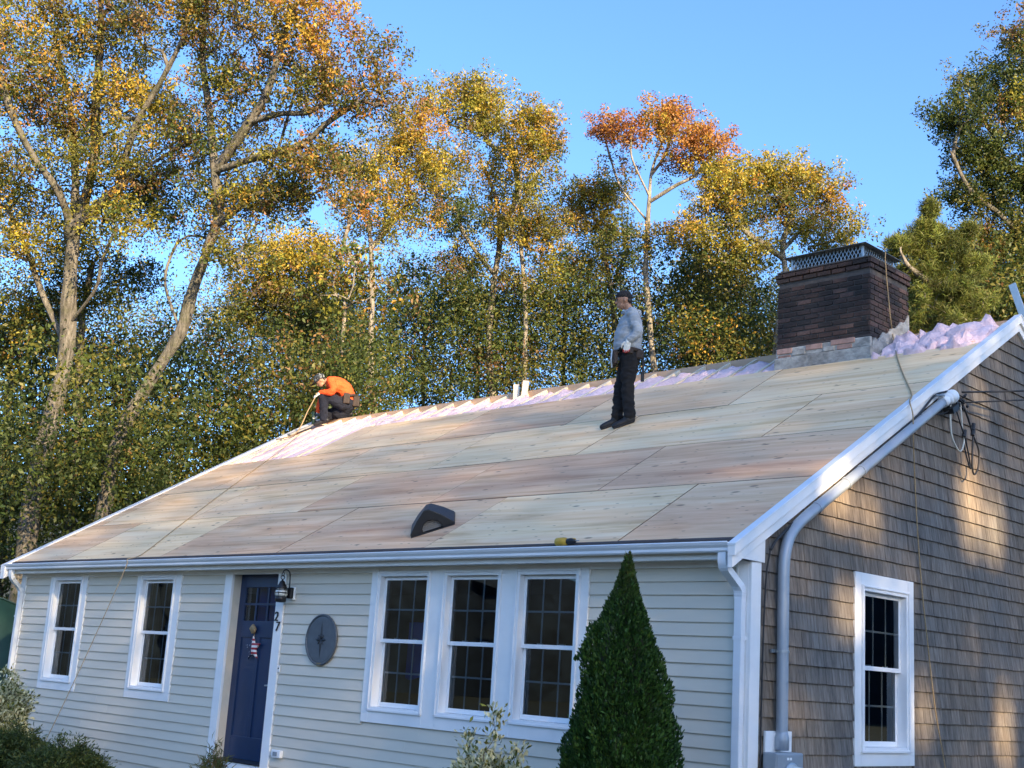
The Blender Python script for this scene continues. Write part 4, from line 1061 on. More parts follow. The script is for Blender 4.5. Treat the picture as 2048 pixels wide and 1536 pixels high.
# ------------------------------------------------------------------ people
def fabric(name, col, rough=.85, var=.18, sc=9):
    return pm(name, col, rough, var, (sc, sc, sc), .35, bscale=(16, 16, 16))
MT['skin'] = pm('skin', (.30, .16, .10), .5, .1, (20, 20, 20))
MT['hoodie'] = fabric('pale_grey_hoodie', (.30, .34, .38), .95, .10, 5)
MT['trouser'] = fabric('black_trousers', (.006, .0065, .008), .95)
MT['navytrouser'] = fabric('navy_work_trousers', (.006, .008, .018), .95)
MT['orange'] = fabric('orange_sweatshirt', (.80, .085, .012))
MT['boot'] = pm('black_boot', (.010, .010, .011), .6, .2, (14, 14, 14), .1)
MT['cap'] = fabric('black_cap', (.008, .008, .010))
MT['glove'] = pm('grey_white_glove', (.58, .60, .58), .8, .12, (30, 30, 30), .2)
MT['redtip'] = pm('red_dipped_glove', (.40, .03, .03), .5, .1)
MT['leather'] = pm('brown_tool_leather', (.030, .018, .012), .7, .3, (14, 14, 14), .2)
MT['hair'] = pm('dark_hair', (.010, .008, .007), .6, .2, (40, 40, 40), .2)
MT['eye'] = pm('dark_eye', (.01, .008, .006), .2, .1)
MT['toolgreen'] = pm('dark_green_tool', (.012, .035, .028), .5, .2)
def camo():
    m, nt, b, L = newmat('camouflage_cap'); tc = N(nt, 'ShaderNodeTexCoord'); no = N(nt, 'ShaderNodeTexVoronoi', Scale=26.0); L.new(tc.outputs['Object'], no.inputs['Vector'])
    s = N(nt, 'ShaderNodeSeparateColor'); L.new(no.outputs['Color'], s.inputs[0]); r = ramp(nt, s.outputs[0], [(.0, (.010, .013, .018)), (.5, (.035, .05, .065)), (.76, (.14, .16, .18)), (.9, (.24, .27, .27))]); r.color_ramp.interpolation = 'CONSTANT'
    L.new(r.outputs[0], b.inputs['Base Color']); b.inputs['Roughness'].default_value = .8; return m
MT['camo'] = camo()

def fuse(name, mb, mat, parent, voxel=.012, smooth=4, fold=0.0):
    """melts the overlapping shapes of mb into one continuous surface"""
    tmp = bpy.data.objects.new(name, mb.mesh(name, mat)); COL.objects.link(tmp)
    r = tmp.modifiers.new('r', 'REMESH'); r.mode = 'VOXEL'; r.voxel_size = voxel; r.use_smooth_shade = True
    s = tmp.modifiers.new('s', 'SMOOTH'); s.iterations = smooth; s.factor = .5
    dg = bpy.context.evaluated_depsgraph_get(); me = bpy.data.meshes.new_from_object(tmp.evaluated_get(dg)); bpy.data.objects.remove(tmp)
    me.name = name; me.materials.clear(); me.materials.append(mat)
    if fold:                                    # creases of loose cloth: stretched around the limbs
        from mathutils import noise
        for v in me.vertices:
            q = Vector((v.co.x * 7, v.co.y * 7, v.co.z * 17)); k = noise.noise(q) + .5 * noise.noise(q * 2.1)
            v.co += v.normal * fold * (k - .6 * abs(noise.noise(q * 1.4 + Vector((5, 2, 1)))))
    me.polygons.foreach_set('use_smooth', [True] * len(me.polygons))
    return link(name, me, parent)
def limb(mb, pts, rs, n=12):
    mb.tube(spline(pts, 4), list(np.interp(np.linspace(0, len(pts) - 1, (len(pts) - 1) * 4 + 1), range(len(pts)), rs)), n)
    mb.ball(pts[0], rs[0], n, 8); mb.ball(pts[-1], rs[-1], n, 8)
def ell(mb, c, ax, r, n=14, m=10):
    """ellipsoid with axes ax (three unit vectors) and radii r"""
    k = MB(); k.ball((0, 0, 0), 1, n, m)
    mb.add([np.asarray(c) + sum(v[i] * r[i] * np.asarray(ax[i]) for i in range(3)) for v in k.v], k.f)
UP = np.array([0, 0, 1.0])
def head(parent, c, fw, up, body):
    """skull, jaw, nose, ears go into the body mesh; eyes and lips are small parts"""
    l = np.cross(up, fw); c = np.asarray(c)
    ell(body, c + up * .02, (fw, l, up), (.098, .077, .105)); ell(body, c + fw * .028 - up * .06, (fw, l, up), (.062, .055, .06))
    ell(body, c + fw * .098 - up * .022, (fw, l, up), (.020, .014, .024), 8, 6); ell(body, c + fw * .088 - up * .072, (fw, l, up), (.014, .028, .011), 8, 6)
    for s in (-1, 1): ell(body, c + l * s * .078 - fw * .008 - up * .01, (fw, l, up), (.022, .010, .032), 8, 6)
    for s in (-1, 1):
        e = MB(); ell(e, c + fw * .086 + l * s * .032 + up * .008, (fw, l, up), (.010, .014, .008), 8, 6); e.build('eye', MT['eye'], parent, smooth=True)
        e = MB(); ell(e, c + fw * .090 + l * s * .033 + up * .026, (fw, l, up), (.008, .020, .005), 8, 6); e.build('eyebrow', MT['hair'], parent, smooth=True)
def hand(parent, wrist, d, side, palmn, mat, tipmat=None, curl=.35):
    """gloved hand: palm and five bent fingers; d points along the fingers, side towards the thumb"""
    d, side, palmn = [np.asarray(q, float) / np.linalg.norm(q) for q in (d, side, palmn)]; w = np.asarray(wrist)
    m = MB(); ell(m, w + d * .05, (d, side, palmn), (.055, .046, .020)); limb(m, [w - d * .02, w + d * .03], [.031, .032])
    tips = MB()
    for k, (o, L) in enumerate(((.033, .070), (.011, .080), (-.011, .076), (-.032, .060))):
        b = w + d * .085 + side * o; q1 = b + d * L * .5 + palmn * curl * .02; q2 = q1 + (d * .8 + palmn * curl * 1.2) / 1.4 * L * .55
        limb(m, [b - d * .02, q1, q2], [.0115, .0105, .009], 8)
        if tipmat: limb(tips, [q1 + (q2 - q1) * .3, q2], [.0125, .011], 8)
    b = w + d * .03 + side * .042; limb(m, [b, b + side * .025 + d * .03, b + side * .02 + d * .065 + palmn * .02], [.014, .012, .010], 8)
    o = fuse('glove', m, mat, parent, .006, 2)
    if tipmat: tips.build('glove_dip', tipmat, parent, smooth=True)
    return o

def standing_man():
    B = np.array(roof_pt(-3.99, 3.74)); F = np.array([-.714, -.697, 0]); F /= np.linalg.norm(F); L = np.cross(UP, F)
    P = lambda a, s, h: B + F * a + L * s + UP * h
    t = empty('person', B); tag(t, 'person in a pale grey hoodie, black cap and black trousers standing on the plywood', 'person')
    gz = lambda q: H0 + SL * q[1]
    # leg line: each boot on the slope
    an = {}; 
    for s, a0 in ((1, -.085), (-1, .055)):
        q = P(a0, s * .085, 0); q[2] = gz(q); an[s] = q
    toe = lambda q: q + np.array([F[0], F[1], SL * F[1]]) / math.sqrt(1 + (SL * F[1]) ** 2) * .19
    hips = {s: P(-.055, s * .09, .88) for s in (1, -1)}; knees = {1: P(-.045, .095, .47), -1: P(.035, -.09, .45)}
    body = MB()
    limb(body, [P(-.055, 0, .90), P(-.035, 0, 1.10), P(-.04, 0, 1.30), P(-.055, 0, 1.40)], [.12, .115, .13, .10])
    limb(body, [P(-.05, 0, 1.40), P(-.02, 0, 1.50), P(.02, 0, 1.57)], [.07, .055, .055])
    hd = P(.045, 0, 1.605); hf = F * .985 - UP * .17; hf /= np.linalg.norm(hf); hu = UP * .985 + F * .17; head(t, hd, hf, hu, body)
    for s in (1, -1):
        limb(body, [hips[s], knees[s], an[s] + UP * .09], [.085, .055, .042])
    sh = {s: P(-.06, s * .19, 1.39) for s in (1, -1)}; el = {1: P(-.135, .25, 1.14), -1: P(-.06, -.25, 1.13)}; wr = {1: P(-.015, .235, 1.035), -1: P(.06, -.20, 1.0)}
    for s in (1, -1): limb(body, [sh[s], el[s], wr[s]], [.05, .04, .028])
    fuse('body', body, MT['skin'], t, .010, 3)
    # hoodie
    m = MB()
    prof = ((.93, -.035, .165, .19), (.98, -.03, .178, .20), (1.06, -.028, .180, .205), (1.16, -.032, .172, .207), (1.27, -.042, .155, .208), (1.36, -.055, .13, .195), (1.43, -.06, .09, .13), (1.47, -.05, .06, .07))
    V = [P(a + ra * math.cos(w), rl * math.sin(w), h) for h, a, ra, rl in prof for w in np.arange(20) * math.pi / 10]
    m.add(V, [(i * 20 + k, i * 20 + (k + 1) % 20, (i + 1) * 20 + (k + 1) % 20, (i + 1) * 20 + k) for i in range(len(prof) - 1) for k in range(20)] + [tuple(range(19, -1, -1)), tuple((len(prof) - 1) * 20 + k for k in range(20))])
    ell(m, P(-.115, 0, 1.44), (F, L, UP), (.075, .10, .06)); ell(m, P(.0, 0, 1.445), (F, L, UP), (.055, .075, .04))
    for s in (1, -1): limb(m, [sh[s], el[s] , wr[s] - (wr[s] - el[s]) * .1], [.080, .070, .050])
    fuse('hoodie', m, MT['hoodie'], t, .012, 5, .016)
    m = MB(); m.tube([P(-.12, .1, 1.44), P(-.16, .0, 1.47), P(-.12, -.1, 1.44), P(-.03, -.085, 1.45), P(.045, 0, 1.44), P(-.03, .085, 1.45), P(-.12, .1, 1.44)], .028, 8); m.build('hood', MT['hoodie'], t, smooth=True)
    # trousers
    m = MB(); ell(m, P(-.065, 0, .88), (F, L, UP), (.150, .175, .13)); ell(m, P(-.045, 0, .97), (F, L, UP), (.14, .165, .07))
    for s in (1, -1): limb(m, [hips[s] - UP * .03, hips[s] * .5 + knees[s] * .5, knees[s], knees[s] * .45 + (an[s] + UP * .09) * .55, an[s] + UP * .10], [.118, .100, .082, .078, .078])
    fuse('trousers', m, MT['trouser'], t, .012, 3, .018)
    for s in (1, -1):
        q, e = an[s], toe(an[s]); m = MB(); d = (e - q) / np.linalg.norm(e - q); n = np.cross(np.cross(d, UP), d) * -1; n = n if n[2] > 0 else -n
        limb(m, [q - d * .05 + n * .048, q + d * .04 + n * .046, q + d * .13 + n * .040, e + n * .036 - d * .01], [.046, .048, .044, .036]); limb(m, [q + n * .06, q + UP * .19], [.058, .064])
        fuse('boot', m, MT['boot'], t, .010, 2)
        k = MB(); k.obox(q + d * .07 + n * .009, d, np.cross(n, d), n, .135, .044, .009); k.build('sole', MT['boot'], t, bevel=.006)
    hand(t, wr[1] + UP * -.01, (.0, 0, -1.0) + F * .12, F, L * -1, MT['glove'], MT['redtip'])
    hand(t, wr[-1], (.0, 0, -1.0) + F * .25, F, L, MT['glove'])
    # cap and hair
    m = MB(); ell(m, hd + hu * .055 - hf * .008, (hf, L, hu), (.106, .086, .075)); ell(m, hd + hu * .04 - hf * .07, (hf, L, hu), (.05, .075, .06)); fuse('cap', m, MT['cap'], t, .008, 2)
    m = MB(); ell(m, hd - hu * .015 - hf * .065, (hf, L, hu), (.045, .07, .05)); m.build('hair', MT['hair'], t, smooth=True)
    # tool belt
    b = MB(); b.tube([P(-.055 + .165 * math.cos(w), .185 * math.sin(w), .935 + .01 * math.cos(w)) for w in np.linspace(0, 6.2832, 25)], .024, 8, cap=False); belt = b.build('tool_belt', MT['leather'], t, smooth=True)
    for a, s, h, dims in ((.125, .09, .83, (.030, .055, .085)), (-.17, .14, .88, (.045, .03, .055)), (.13, -.09, .83, (.030, .055, .08)), (-.05, .195, .90, (.04, .02, .035))):
        q = MB(); q.obox(P(a, s, h), F, L, UP, *dims); q.build('pouch', MT['leather'], belt, bevel=.015)
    q = MB(); q.tube([P(-.215, .12, .90), P(-.225, .12, .75), P(-.222, .12, .56)], .014, 6); q.tube([P(-.222, .12, .66), P(-.222, .12, .54)], .022, 6); q.build('hammer_handle', MT['rubber'], belt)
    q = MB(); q.tube([P(.165, .10, .93), P(.175, .11, .80), P(.16, .10, .70)], .012, 6); q.build('tool', MT['galv'], belt)
standing_man()

def crouching_man():
    F = np.array([-.714, -.697, 0]); F /= np.linalg.norm(F); L = np.cross(UP, F)
    B = np.array([-12.86, 5.12, H0 + SL * 5.12]); B[2] -= .0
    P = lambda a, s, h: B + F * a + L * s + UP * h
    gz = lambda q: H0 + SL * min(q[1], RY)
    t = empty('person', B); tag(t, 'person in an orange sweatshirt and camouflage cap crouching at the ridge', 'person')
    hip = {s: P(-.30, s * .10, .32) for s in (1, -1)}; knee = {1: P(.08, .15, .47), -1: P(.06, -.14, .11)}; ank = {}
    for s, a0 in ((1, .03), (-1, -.36)):
        q = P(a0, s * .13, 0); q[2] = gz(q) + (0 if s > 0 else .02); ank[s] = q
    sh = {s: P(-.05, s * .19, .73) for s in (1, -1)}; el = {1: P(-.10, .27, .53), -1: P(.16, -.20, .47)}; wr = {1: P(.135, .18, .50), -1: P(.20, -.10, .20)}
    body = MB(); limb(body, [P(-.32, 0, .40), P(-.30, 0, .54), P(-.19, 0, .66), P(-.06, 0, .72)], [.12, .115, .125, .10]); limb(body, [P(-.05, 0, .72), P(.06, 0, .765), P(.13, 0, .77)], [.065, .055, .052])
    hf = F * .70 - UP * .71; hu = F * .71 + UP * .70; hd = P(.185, 0, .765); head(t, hd, hf, hu, body)
    for s in (1, -1): limb(body, [hip[s], knee[s], ank[s] + UP * .09], [.085, .055, .042]); limb(body, [sh[s], el[s], wr[s]], [.05, .04, .028])
    fuse('body', body, MT['skin'], t, .012, 3)
    m = MB(); limb(m, [P(-.36, 0, .47), P(-.31, 0, .57), P(-.19, 0, .68), P(-.04, 0, .73)], [.145, .15, .16, .14], 14)
    for s in (1, -1): limb(m, [sh[s], el[s], wr[s]], [.088, .072, .048]); ell(m, P(-.12, s * .1, .67), (F, L, UP), (.16, .12, .13))
    fuse('sweatshirt', m, MT['orange'], t, .013, 3, .016)
    m = MB(); ell(m, P(-.33, 0, .35), (F, L, UP), (.17, .185, .18)); ell(m, P(-.24, -.06, .20), (F, L, UP), (.17, .14, .14))
    for s in (1, -1): limb(m, [hip[s], hip[s] * .5 + knee[s] * .5, knee[s], knee[s] * .5 + ank[s] * .5 + UP * .05, ank[s] + UP * .08], [.125, .112, .092, .085, .075])
    fuse('trousers', m, MT['navytrouser'], t, .013, 3, .016)
    for s in (1, -1):
        q = ank[s]; d = np.array([F[0], F[1], SL * F[1]]); d /= np.linalg.norm(d); m = MB(); limb(m, [q - d * .06 + UP * .05, q + d * .06 + UP * .05, q + d * .17 + UP * .045], [.046, .048, .038]); limb(m, [q + UP * .05, q + UP * .14], [.055, .06]); fuse('boot', m, MT['boot'], t, .011, 2)
    hand(t, wr[1], F * .8 - UP * .6, L * -1 + UP, L * -1, MT['glove']); hand(t, wr[-1], F * .3 - UP * 1.0, F, L, MT['glove'], None, .8)
    m = MB(); ell(m, hd + hu * .055 - hf * .01, (hf, L, hu), (.115, .098, .090)); fuse('cap', m, MT['camo'], t, .009, 2)
    m = MB(); ell(m, hd + hf * .115 + hu * .045, (hf, L, hu), (.065, .075, .012)); m.build('cap_brim', MT['cap'], t, smooth=True)
    m = MB(); ell(m, hd - hu * .02 - hf * .07, (hf, L, hu), (.04, .065, .05)); m.build('hair', MT['hair'], t, smooth=True)
    b = MB(); b.tube([P(-.33 + .17 * math.cos(w), .185 * math.sin(w), .46 - .06 * math.cos(w)) for w in np.linspace(0, 6.2832, 21)], .026, 8, cap=False); belt = b.build('tool_belt', MT['leather'], t, smooth=True)
    for a, s, h in ((-.36, .20, .42), (-.52, .06, .40), (-.36, -.20, .40)):
        q = MB(); q.obox(P(a, s, h), F, L, UP, .06, .045, .10); q.build('pouch', MT['leather'], belt, bevel=.015)
    # nail gun in the far hand, standing on the rafters
    g = P(.26, -.09, .02); g[2] = gz(g) + .02
    tool = empty('nail_gun', g); tag(tool, 'dark green nail gun held down on the rafters by the crouching person', 'nail gun')
    m = MB(); m.tube([g + UP * .0, g + UP * .24], [.030, .042], 10); m.build('barrel', MT['toolgreen'], tool, smooth=True)
    m = MB(); m.obox(g + UP * .18 - F * .07, F, L, UP, .08, .022, .024); m.build('grip', MT['black'], tool, bevel=.008)
    m = MB(); m.obox(g + UP * .05 - F * .07, F * .95 + UP * .3, L, UP * .95 - F * .3, .09, .014, .018); m.build('magazine', MT['leather'], tool, bevel=.004)
    # hose from the hand down to the roof edge
    h = wr[1] + F * .08 - UP * .06; e = P(.50, .25, .0); e[2] = gz(e) + .02
    m = MB(); m.tube(spline([h + UP * .05, h, h * .6 + e * .4 - UP * .0, e, e + np.array([F[0], F[1], SL * F[1]]) * .35], 6), .011, 6)
    tag(m.build('hose', MT['rope'], None, smooth=True), 'thin tan hose running from the crouching person\'s glove down to the roof', 'hose')
    # grey board beside the feet
    m = MB(); q = P(.42, .02, .0); q[2] = gz(q) + .018; dd = np.array([-.3, -.95, -.95 * SL]); dd /= np.linalg.norm(dd); nr = np.array([0, -SL, 1]) / SEC; sdv = np.cross(nr, dd)
    m.obox(q, dd, sdv, nr, .30, .09, .010); tag(m.build('loose_board', MT['parge']), 'short grey board lying on the rafters by the crouching person', 'board')
crouching_man()

# ------------------------------------------------------------------ vegetation
BELT = 7000
PAL = {'dgreen': (.045, .068, .018), 'green': (.085, .115, .026), 'olive': (.155, .145, .030), 'ygreen': (.30, .28, .042), 'yellow': (.48, .36, .05),
       'gold': (.43, .265, .042), 'orange': (.42, .19, .045), 'rust': (.30, .12, .045), 'brown': (.215, .125, .05)}
def pick(rng, mix, n):
    ks = list(mix); w = np.array([mix[k] for k in ks], float); w /= w.sum()
    return np.array([PAL[k] for k in ks])[rng.choice(len(ks), n, p=w)]
def leaf_mesh(name, rng, pos, size, col, mat, aspect=.5, up=.5, droop=.2, direction=None):
    """one small folded blade per position: 4 vertices, 1 quad"""
    n = len(pos)
    nr = rng.normal(size=(n, 3)); nr[:, 2] += up; nr /= np.linalg.norm(nr, axis=1)[:, None]
    t = rng.normal(size=(n, 3)) if direction is None else direction + rng.normal(size=(n, 3)) * .35
    t[:, 2] -= droop
    if direction is None: t -= nr * np.sum(t * nr, 1)[:, None]
    t /= np.linalg.norm(t, axis=1)[:, None] + 1e-9
    b = np.cross(t, nr); b /= np.linalg.norm(b, axis=1)[:, None] + 1e-9; nr = np.cross(b, t)
    s = size[:, None]
    V = np.empty((n, 4, 3)); V[:, 0] = pos - t * s * .5; V[:, 1] = pos + b * s * aspect * .5 + nr * s * .09 + t * s * .06; V[:, 2] = pos + t * s * .5; V[:, 3] = pos - b * s * aspect * .5 + nr * s * .09 + t * s * .06
    F = np.arange(n * 4).reshape(n, 4)
    me = np_mesh(name, V.reshape(-1, 3), F, mat)
    a = me.attributes.new('leafcol', 'FLOAT_COLOR', 'FACE'); c = np.ones((n, 4), np.float32); c[:, :3] = col; a.data.foreach_set('color', c.ravel())
    return me
class Skeleton:
    def __init__(s): s.p = []; s.par = []; s.r = []; s.fix = []; s.chains = []
    def add(s, p, par, r=None): s.p.append(np.asarray(p, float)); s.par.append(par); s.fix.append(r); return len(s.p) - 1
    def polyline(s, pts, rs, par=-1, step=.5):
        P = spline(pts, 6); R = np.interp(np.linspace(0, len(pts) - 1, len(P)), range(len(pts)), rs) if rs is not None else [None] * len(P)
        ch = [] if par < 0 else [par]
        for i, q in enumerate(P):
            if par >= 0 and i == 0: continue
            par = s.add(q, par, R[i]); ch.append(par)
        s.chains.append(ch); return ch
    def grow(s, tips, rng, wob=.12):
        order = np.argsort([np.min(np.linalg.norm(np.array(s.p) - t, axis=1)) for t in tips])
        ends = []
        for i in order:
            t = tips[i]; A = np.array(s.p); d = np.linalg.norm(A - t, axis=1); cost = d + .8 * np.maximum(0, A[:, 2] - t[2] + .15 * d)
            k = int(np.argmin(cost)); L = d[k]
            if L < .12: ends.append(k); continue
            p0 = A[k]; pd = p0 - A[s.par[k]] if s.par[k] >= 0 else UP; pd = pd / (np.linalg.norm(pd) + 1e-9)
            c = p0 + (pd * .3 + (t - p0) / L * .25 + UP * .08) * L + rng.normal(size=3) * wob * L
            n = max(2, int(L / .35)); ch = [k]; par = k
            for j in range(1, n + 1):
                w = j / n; q = (1 - w) ** 2 * p0 + 2 * w * (1 - w) * c + w * w * t
                if j < n: q = q + rng.normal(size=3) * .025 * min(1, L)
                par = s.add(q, par); ch.append(par)
            s.chains.append(ch); ends.append(par)
        return ends
    def radii(s, ends, rtip=.011, pw=.47):
        cnt = np.zeros(len(s.p))
        for e in ends: cnt[e] += 1
        for i in range(len(s.p) - 1, -1, -1):
            if s.par[i] >= 0: cnt[s.par[i]] += cnt[i]
        r = rtip * np.maximum(cnt, .35) ** pw
        for i, f in enumerate(s.fix):
            if f is not None: r[i] = max(f, r[i] * .5)
        s.r = r
    def wood(s, name, mat, parent):
        V = []; F = []; o = 0
        for ch in s.chains:
            if len(ch) < 2: continue
            P = np.array([s.p[i] for i in ch]); R = np.array([s.r[i] for i in ch])
            if s.par[ch[1]] == ch[0] and ch[0] != ch[1]: R[0] = min(R[0], R[1] * 1.25)
            R[-1] *= .45 if s.fix[ch[-1]] is None else 1
            n = 10 if R.max() > .1 else (6 if R.max() > .035 else 4)
            T = np.gradient(P, axis=0); T /= np.linalg.norm(T, axis=1)[:, None] + 1e-9
            ref = np.array([.31, .95, .05]); A = np.cross(T, ref); A /= np.linalg.norm(A, axis=1)[:, None] + 1e-9; Bv = np.cross(T, A)
            w = np.arange(n) * 2 * math.pi / n
            rj = 1 + .10 * np.sin(P[:, 2:3] * 3.1 + 5 * np.arange(n)[None, :]) * (R.max() > .06) + .07 * np.sin(P[:, 2:3] * 9.7 + 2.3 * np.arange(n)[None, :])
            rg = P[:, None, :] + (R[:, None] * rj)[:, :, None] * (np.cos(w)[None, :, None] * A[:, None, :] + np.sin(w)[None, :, None] * Bv[:, None, :])
            m = len(P); V.append(rg.reshape(-1, 3)); idx = o + np.arange(m * n).reshape(m, n); nx = np.roll(idx, -1, 1)
            F.append(np.stack([idx[:-1], nx[:-1], nx[1:], idx[1:]], -1).reshape(-1, 4)); o += m * n
        me = np_mesh(name, np.concatenate(V), np.concatenate(F), mat, True)
        return link(name, me, parent) if parent is not None else me
def in_blob(rng, c, r, n, shell=.45):
    v = rng.normal(size=(n, 3)); v /= np.linalg.norm(v, axis=1)[:, None]; q = (shell + (1 - shell) * rng.random(n)) ** .8 * rng.random(n) ** .12
    return np.asarray(c) + v * q[:, None] * np.asarray(r)
def leaves_at(rng, tips, mixes, per, spread, size, mat, name, drift=.0, sizevar=.3, up=.5, aspect=.5, droop=.25):
    n = len(tips) * per
    ns = 7; sub = np.clip(rng.normal(size=(len(tips), ns, 3)), -1.7, 1.7) * spread * np.array([1, 1, .75])       # leafy twigs around each tip
    pos = tips[:, None, :] + sub[np.arange(len(tips))[:, None], rng.integers(0, ns, (len(tips), per))]
    pos = pos.reshape(-1, 3) + np.clip(rng.normal(size=(n, 3)), -2, 2) * spread * .30
    cc = np.concatenate([pick(rng, m, 1) for m in mixes]); col = np.repeat(cc, per, 0)
    j = rng.random(n); alt = np.concatenate([pick(rng, m, per) for m in mixes]); k = (j < .16)[:, None]; col = np.where(k, alt, col)
    col = col * rng.uniform(.75, 1.25, (n, 1)); col = np.clip(col * rng.uniform(.93, 1.07, (n, 3)), .004, .9)
    sz = size * rng.uniform(1 - sizevar, 1 + sizevar, n)
    return leaf_mesh(name, rng, pos, sz, col, mat, aspect, up, droop)
def px_tree(name, label, D, trunk, limbs, blobs, seed, per=70, size=.135, spread=.30, bark='bark', group=None, rtip=.0115, cat='tree', twigs=.35):
    """a tree at distance D; trunk [(u, v, radius)], limbs [[(u, v, dd)]], blobs [(u, v, ru, rv, dd, n, mix)]"""
    rng = np.random.default_rng(seed); k = D / FPX
    sk = Skeleton()
    b = at(trunk[0][0], trunk[0][1], D); gd = np.array([b[0], b[1], GZ - .2])
    pts = [gd] + [at(u, v, D) + rng.normal(size=3) * .06 for u, v, r in trunk]; rs = [trunk[0][2] * .85] + [r * .64 for _, _, r in trunk]
    ch = sk.polyline(pts, rs)
    for lb in limbs:
        P = [at(u, v, D + dd) for u, v, dd in lb]; A = np.array(sk.p); i = int(np.argmin(np.linalg.norm(A - P[0], axis=1))); P[0] = A[i]; sk.polyline(P, None, i)
    tips, mix = [], []
    for (u, v, ru, rv, dd, n, mx) in blobs:
        c = at(u, v, D + dd); r = np.array([ru, (ru + rv) / 2, rv]) * k
        q = in_blob(rng, (0, 0, 0), (1, 1, 1), n); w = c + q[:, :1] * r[0] * CR + q[:, 1:2] * min(r[1], 2.2) * CF + q[:, 2:3] * r[2] * CU
        tips.append(w); mix += [mx] * n
    tips = np.concatenate(tips)
    bare = tips[rng.integers(0, len(tips), int(len(tips) * twigs))] + rng.normal(size=(int(len(tips) * twigs), 3)) * .35
    ends = sk.grow(tips, rng); sk.grow(bare, rng); sk.radii(ends, rtip, .45)
    t = empty(name, gd); tag(t, label, cat, group)
    sk.wood('trunk', MT[bark], t)
    me = leaves_at(rng, tips, mix, int(per * 2.8), spread * .95, size * .56, MT['leaf'], 'crown'); link('crown', me, t)
    return t
G_DARK = {'dgreen': 5, 'green': 4, 'olive': 2}
G_UB = {'brown': 2, 'olive': 3, 'dgreen': 3, 'green': 2}
G_MIX = {'green': 3.5, 'olive': 5, 'ygreen': 2.4, 'gold': .8, 'brown': 1.4}
G_GOLD = {'gold': 2.2, 'yellow': 2.5, 'olive': 3.5, 'ygreen': 4, 'orange': .3}
G_YEL = {'yellow': 3, 'ygreen': 5, 'olive': 2.5, 'gold': .6}
G_RUST = {'rust': 3, 'orange': 4, 'gold': 1.5, 'brown': 1}
G_ORG = {'orange': 2.5, 'gold': 3.5, 'rust': .7, 'yellow': 1.5, 'olive': 1}
G_BRN = {'brown': 2.5, 'olive': 4, 'gold': 1.2, 'orange': .5, 'green': 2}
